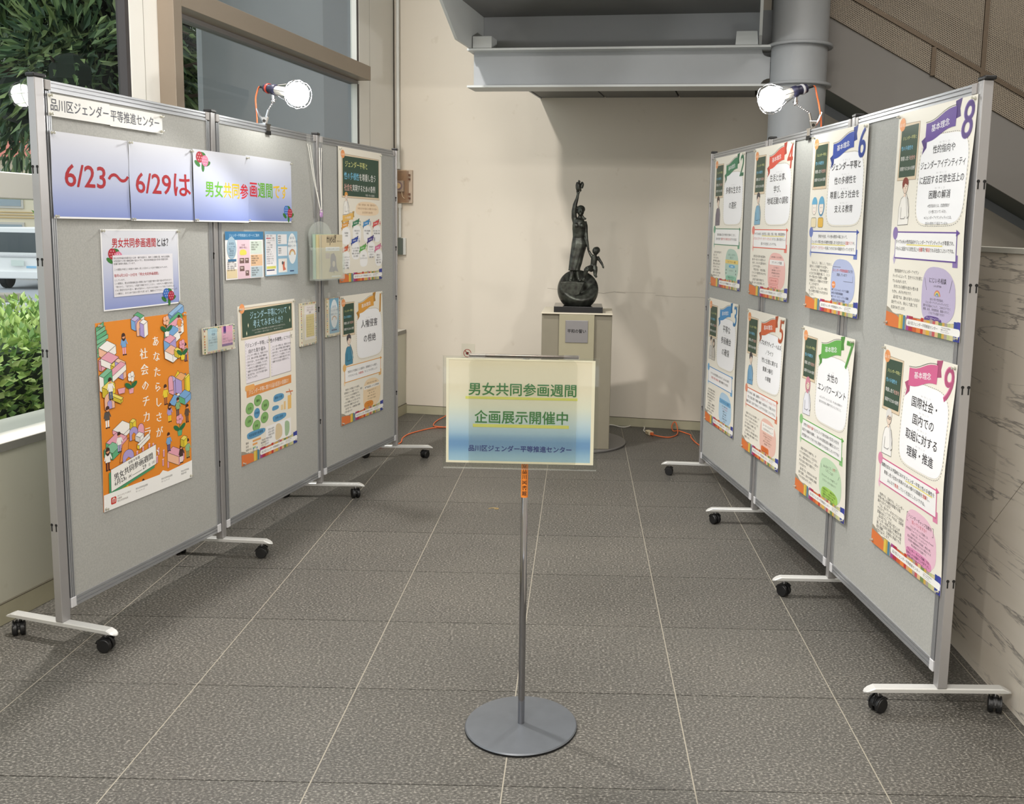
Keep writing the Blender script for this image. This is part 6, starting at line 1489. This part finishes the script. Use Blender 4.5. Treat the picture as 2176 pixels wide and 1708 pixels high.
# --- two leaflets hung by thread
def leaflet(u, v, label, draw, W, H, strx):
    t = on_board(PL[1], PL[2], 'l', u, v, 'leaflet', label, 'leaflet', off=.012)
    a = Art(W, H, 1., (238, 234, 232), curl=lambda x, y: .003+.009*(x/W)**2, grid=.03); draw(a); a.build(t)
    MB().tube([(strx, -.006, .002), (strx+.0, -.010, .045)], .0006, 5).build('thread', M['tape'], t)
def dl1(a):
    a.poly('blue_header', rect(0, 0, .29, .036), (60, 118, 160)); a.text('ジェンダー平等推進センターのご案内', .145, .022, .014, (190, 216, 234), 'c', width=.23)
    a.poly('pink_column', rect(.090, .036, .185, .205), (226, 196, 206)); a.poly('printed_artwork', rect(.190, .042, .278, .098), (206, 218, 206)); a.poly('printed_artwork', rect(.190, .102, .280, .152), (222, 186, 150)); a.poly('printed_artwork', rect(.190, .155, .280, .203), (184, 200, 208)); a.poly('printed_artwork', rect(.006, .162, .085, .200), (224, 206, 168))
    a.poly('blue_oval', circ(.047, .070, .036, .048, 20), (158, 184, 200)); a.text('品川区立', .047, .055, .010, (60, 84, 110), 'c'); a.lines(['ジェンダー平等', '推進センター', '開館時間', '午前九時から', '午後五時まで'], .047, .068, .0075, .009, align='c', col=(80, 100, 120))
    a.poly('blue_header', rect(.018, .118, .080, .128), (64, 112, 150)); a.lines(['相談室のご案内', '図書コーナーの利用', '講座・講演会の開催', '団体の活動支援', '資料の収集と提供'], .012, .134, .0075, .0085, col=(90, 90, 100))
    for r_ in (rect(.105, .115, .140, .138), rect(.146, .115, .175, .138), rect(.105, .150, .140, .172), rect(.148, .170, .175, .193)): a.poly('photo_prints', r_, (120, 96, 92)); a.poly('photo_prints', [(r_[0][0]+.004, r_[0][1]+.004), (r_[1][0]-.006, r_[0][1]+.006), (r_[1][0]-.010, r_[0][1]+.011), (r_[0][0]+.008, r_[0][1]+.011)], (206, 190, 184))
    a.poly('yellow_patch', blob(.105, .078, .160, .104, .4), (224, 214, 96)); a.lines(['交流室', '活動室の貸出し'], .135, .062, .009, .011, align='c', col=(110, 80, 90))
    for y0 in (.052, .112, .165): a.lines(['事業のご案内', '啓発講座の開催', '情報誌の発行', '相談事業'], .196, y0, .008, .010, col=(96, 96, 92))
leaflet(.064, 1.398, 'unfolded blue-headed leaflet with pink column, left one of two under the banner', dl1, .286, .206, .14)
def dl2(a):
    a.poly('blue_ground', rect(0, 0, .285, .205), (152, 190, 214)); a.poly('printed_artwork', rect(.008, .014, .098, .200), (240, 238, 240)); a.poly('printed_artwork', rect(.112, .014, .192, .060), (240, 240, 242)); a.poly('printed_artwork', rect(.112, .070, .194, .115), (240, 240, 242)); a.poly('printed_artwork', rect(.115, .128, .190, .192), (240, 236, 230))
    a.poly('white_oval', circ(.238, .082, .038, .073, 24), (238, 242, 244)); a.lines(['品川区', 'ジェンダー平等', '推進センター'], .238, .036, .013, .019, align='c', col=(90, 110, 140)); a.poly('rainbow', circ(.238, .112, .028, .028, 14, 180, 360), (206, 140, 110)); a.poly('rainbow', circ(.238, .112, .022, .022, 14, 180, 360), (222, 206, 150)); a.poly('rainbow', circ(.238, .112, .016, .016, 14, 180, 360), (238, 242, 244))
    for y0, n_ in ((.024, 13),): a.lines(['相談のご案内', '女性のための相談', '（カウンセリング）', '法律相談', 'にじいろ相談', '予約制・無料', '電話相談', '毎週月・水', '午後一時から', '秘密は守ります', '図書資料の貸出', 'お気軽にどうぞ', '交流室の利用'], .014, y0, .0085, .0105, col=(96, 92, 104))
    a.poly('yellow_patch', rect(.012, .160, .092, .172), (214, 212, 110)); a.poly('navy_bar', rect(.012, .176, .080, .181), (50, 56, 100)); a.poly('red_print', rect(.012, .030, .050, .034), (206, 90, 110))
    a.lines(['●講座', '●啓発', '●支援', '●発行'], .118, .026, .008, .010); a.lines(['●相談', '●図書', '●交流'], .118, .084, .008, .010)
    a.poly('drawn_figure', [(.150, .150), (.170, .140), (.168, .165), (.180, .180), (.155, .185)], (214, 120, 96)); a.poly('drawn_figure', circ(.152, .148, .008), (90, 90, 96)); a.poly('navy_bar', rect(.215, .186, .250, .191), (40, 60, 110))
leaflet(.382, 1.399, 'sky-blue leaflet with a white oval, right one of two under the banner', dl2, .283, .205, .16)

# --- taped pockets with patterned edges
def pocket(seg, u, v, W, H, label, draw, tapes, off=.012, dep=.012):
    t = on_board(PL[seg], PL[seg+1], 'l', u, v, 'taped_pocket', label, 'leaflet pocket', off=off)
    rng = random.Random(int(u*1000)+5)
    MB().box(0, W, -dep, 0, -H, 0).build('card_case', pm('cream_card_case', (214, 206, 184), .6), t)
    a = Art(W, H, 1., (222, 214, 190))
    for k in range(int(2*(W+H)/.011)):
        s_ = k*.011
        for ins in (.004,):
            if s_ < W: q = (s_, ins)
            elif s_ < W+H: q = (W-ins, s_-W)
            elif s_ < 2*W+H: q = (2*W+H-s_, H-ins)
            else: q = (ins, 2*W+2*H-s_)
            a.poly('patterned_edge', circ(q[0], q[1], .0040, n=8), rng.choice([(196, 120, 70), (90, 130, 90), (206, 180, 90), (170, 110, 110), (110, 130, 150), (236, 230, 214)]))
    draw(a, W, H); a.build(t, off=dep+.0002)
    MB().box(.002, W-.002, -dep-.0075, -dep-.0068, -H+.002, -H*.25).build('clear_film', M['tape'], t)
    for (x, z, w_, h_) in tapes:
        m = MB(); m.box(x, x+w_, -dep-.0082, -dep-.0078, z, z+h_) if z > -H else m.box(x, x+w_, -.0010, -.0004, z, z+h_)
        m.build('tape_piece', M['tape'], t)
    return t
def pd1(a, W, H):
    a.poly('blue_leaflet', rect(.024, .004, .088, .096), (176, 206, 216)); a.lines(['くらしと', '相談', 'ガイド'], .050, .02, .012, .014, col=(60, 100, 130)); a.lines(['困りごと相談窓口', 'お気軽にお電話を', 'ください'], .030, .055, .0075, .011, col=(70, 90, 100))
    a.poly('pink_leaflet', rect(.120, .004, .196, .088), (232, 170, 200)); a.poly('pink_leaflet', rect(.132, .004, .150, .034), (96, 60, 130)); a.poly('pink_leaflet', rect(.120, .078, .196, .088), (110, 56, 140)); a.lines(['ＤＶ', '相談ナビ', 'ひとりで悩まないで'], .126, .048, .010, .012, col=(110, 50, 90))
pocket(0, .913-.139, 1.005, .212, .107, 'small twin pocket with blue and pink leaflets taped across the second left post', pd1, ((.000, .002, .030, .034), (.170, .0, .030, .036), (.0, -.12, .02, .02)), off=.0215, dep=.010)
def pd2(a, W, H):
    a.poly('white_slip', rect(.034, .014, W-.012, H-.028), (232, 226, 222)); a.poly('yellow_slip', rect(.050, .060, W-.024, H-.042), (226, 208, 130)); a.lines(['アンケートに', 'ご協力ください', '用紙'], W*.58, .030, .011, .012, align='c', col=(120, 96, 104)); a.lines(['展示をご覧になった', '感想をお書きください', 'ありがとうございます']*3, .056, .078, .0085, .012, col=(170, 146, 80))
pocket(1, .690, 1.046, .158, .214, 'cream pocket with a yellow questionnaire slip taped beside the third left post', pd2, ((.0, -.005, .03, .03), (.045, -.004, .03, .02), (.10, .0, .035, .03), (0, -.24, .03, .026), (.1, -.222, .04, .014)))
def pd3(a, W, H):
    a.poly('blue_booklet', rect(.026, .004, W-.012, H-.016), (126, 174, 200)); a.poly('blue_booklet', circ(W*.55, H*.42, .038, .076, 22), (226, 234, 238)); a.lines(['品川区', 'ジェンダー平等', '推進センター'], W*.55, .052, .0125, .020, align='c', col=(90, 120, 150)); a.poly('rainbow', circ(W*.55, .118, .026, .022, 12, 180, 360), (206, 176, 150)); a.poly('rainbow', circ(W*.55, .118, .018, .015, 12, 180, 360), (226, 234, 238)); a.poly('blue_booklet', rect(.045, H-.036, W-.035, H-.029), (40, 66, 110))
pocket(2, .042, 1.054, .136, .204, 'cream pocket with a blue rainbow booklet taped right of the third left post', pd3, ((.0, .0, .022, .03), (.095, .0, .032, .026), (0, -.222, .03, .016)), off=.0160)

# --- hanging clear pouch of magazines
t = on_board(PL[2], PL[3], 'l', -.130, 1.420, 'hanging_pouch', 'clear hanging pouch holding cream magazines in front of the third left post', 'pouch', off=.046)
t.rotation_euler.z -= .10
pm1 = pm('cream_magazine', (226, 214, 176), .5)
m = MB()
arc = [(.045+.095*math.cos(PI-PI*k/16)+.03, -.045+.075*math.sin(PI*k/16)) for k in range(17)]
m.prism([(.0, -.115), (-.012, -.10)]+[(x, z) for x, z in arc]+[(.17, -.075)], .0, .004, 'y'); m.build('round_back', M['milky'], t)
m = MB(); m.box(-.012, .210, -.050, -.0485, -.262, -.100); m.box(-.0125, -.0110, -.048, .004, -.262, -.100); m.box(.209, .2105, -.048, .004, -.262, -.100); m.box(-.012, .210, -.048, .004, -.264, -.2622)
m.build('clear_pouch', M['milky'], t)
for k, (dx, dz, c_) in enumerate(((.0, .0, (178, 202, 184)), (.012, -.002, (212, 198, 152)), (.024, -.004, (196, 188, 164)))):
    MB().box(.004+dx, .196+dx*.4, -.012-k*.011, -.003-k*.011, -.258, -.034+dz).build('magazine', pm('magazine_cover', c_, .5), t)
a = Art(.176, .222, 1., (206, 192, 160)); a.text('myself', .040, .040, .050, (56, 50, 48), width=.082, bold=.012, sy=1.2); a.text('自分らしく生きる情報誌', .042, .012, .0075, (110, 96, 80)); a.text('特集 はたらく', .128, .036, .008, (110, 96, 80))
a.poly('white_slip', rect(.030, .062, .150, .082), (226, 226, 226)); a.text('ご自由にお持ちください', .036, .076, .0105, (110, 112, 120)); a.poly('cover_figure', [(.075, .098), (.100, .092), (.118, .112), (.122, .160), (.138, .190), (.110, .182), (.086, .190), (.056, .186), (.070, .160), (.070, .120)], (140, 130, 134)); a.poly('cover_figure', circ(.098, .148, .012, .016), (206, 190, 170)); a.poly('cover_figure', rect(.03, .092, .066, .120), (186, 170, 158)); a.poly('white_slip', rect(.08, .208, .160, .214), (230, 230, 228)); a.poly('cover_figure', rect(.097, .176, .101, .196), (60, 56, 60))
s_ = empty('front_magazine', (0, 0, 0)); s_.parent = t; s_.location = (.034, -.0368, -.036)
a.build(s_)
MB().lathe([(.010, -.003), (.014, 0), (.010, .003)], (.085, .0, .062), 16, 'y').build('purple_hook', pm('purple_hook', (190, 150, 200), .3), t, smooth=40)
MB().tube([(.085+.010*math.cos(2*PI*k/14), 0, .075+.012*math.sin(2*PI*k/14)) for k in range(14)], .002, 6, close=True).build('purple_hook', pm('purple_ring', (190, 150, 200), .3), t)
m = MB()
for (x, y, z) in ((.012, .022, .408), (.030, .022, .404), (.112, .026, .396), (.130, .026, .396)): m.tube([(.085+(x-.07)*.08, 0, .075), ((x+.085)/2-.004, .012, .23), (x, y, z)], .0017, 6)
m.build('white_strings', pm('white_string', (236, 234, 226), .7), t)
MB().box(.004, .036, .0215, .0222, .392, .452).build('tape_piece', M['tape'], t); MB().box(.106, .138, .0245, .0252, .384, .446).build('tape_piece', M['tape'], t)

# --- sign paper, orange tag, title plate
def ssg(t_):
    st_ = [(0, (226, 214, 188)), (.30, (226, 217, 194)), (.45, (222, 222, 204)), (.60, (196, 212, 218)), (.70, (166, 194, 214)), (.78, (112, 152, 194)), (.84, (112, 152, 194)), (.92, (146, 182, 208)), (1, (168, 200, 216))]
    for (a0, c0), (a1, c1) in zip(st_, st_[1:]):
        if t_ <= a1: return tuple(c0[i]+(c1[i]-c0[i])*(t_-a0)/(a1-a0) for i in range(3))
    return st_[-1][1]
sp_ = empty('sign_paper', (0, 0, 0)); sp_.parent = ss; sp_.location = (-.217, -.0285-.0045, 1.086)
a = Art(.408, .292, 1., grad=ssg)
CR = (234, 226, 202)
for r_ in (rect(0, 0, .007, .292), rect(.399, 0, .408, .292), rect(0, .286, .408, .292), rect(0, 0, .408, .004)): a.poly('cream_margin', r_, CR)
W_, H_ = .408, .292
for (x0, x1, y0, y1) in ((.130, .884, .359, .384), (.181, .830, .622, .653)): a.poly('yellow_underline', rect(x0*W_, y0*H_, x1*W_, y1*H_), (214, 214, 110))
GRN = (50, 122, 60)
a.text('男女共同参画週間', .147*W_, .336*H_, .0375, GRN, width=.735*W_, bold=.018, res=4); a.text('企画展示開催中', .190*W_, .603*H_, .0385, GRN, width=.640*W_, bold=.018, res=4)
a.text('品川区ジェンダー平等推進センター', .150*W_, .880*H_, .0182, (28, 50, 128), width=.705*W_, bold=.022, res=3)
a.build(sp_)
tl = empty('tag_lettering', (0, 0, 0)); tl.parent = ss
vs_, fs_, cl_ = [], [], []
for i, ch in enumerate('立品川図書館'):
    g, f_, ad = glyphs(ch, .02, 2); b = len(vs_); s_ = .0140; zc = .7765-i*.0158
    for gx, gy, gc in g:
        an = ((gx-.5)*s_)/.0106; rr = .0106+gc*3e-5; vs_.append((rr*math.sin(an), -rr*math.cos(an), zc+gy*s_))
    fs_ += [tuple(b+q for q in f) for f in f_]
me = bpy.data.meshes.new('tag_lettering'); me.from_pydata(vs_, [], fs_); me.materials.append(pm('tag_ink', (70, 40, 24), .6))
bpy.data.objects.remove(tl); tl = bpy.data.objects.new('tag_lettering', me); COL.objects.link(tl); tl.parent = ss
vs_, fs_ = [], []
g, f_, ad = glyphs('平和の誓い', .03, 3)
me = bpy.data.meshes.new('title_lettering'); me.from_pydata([(-.060+gx*.0243, -.2004-gc*3e-5, .780+gy*.026) for gx, gy, gc in g], [], f_); me.materials.append(pm('plate_ink', (36, 34, 36), .6))
tlo = bpy.data.objects.new('title_lettering', me); COL.objects.link(tlo); tlo.parent = pla
bpy.data.objects.remove(_fo); bpy.data.scenes.remove(_ts)
for i_ in range(6): pass
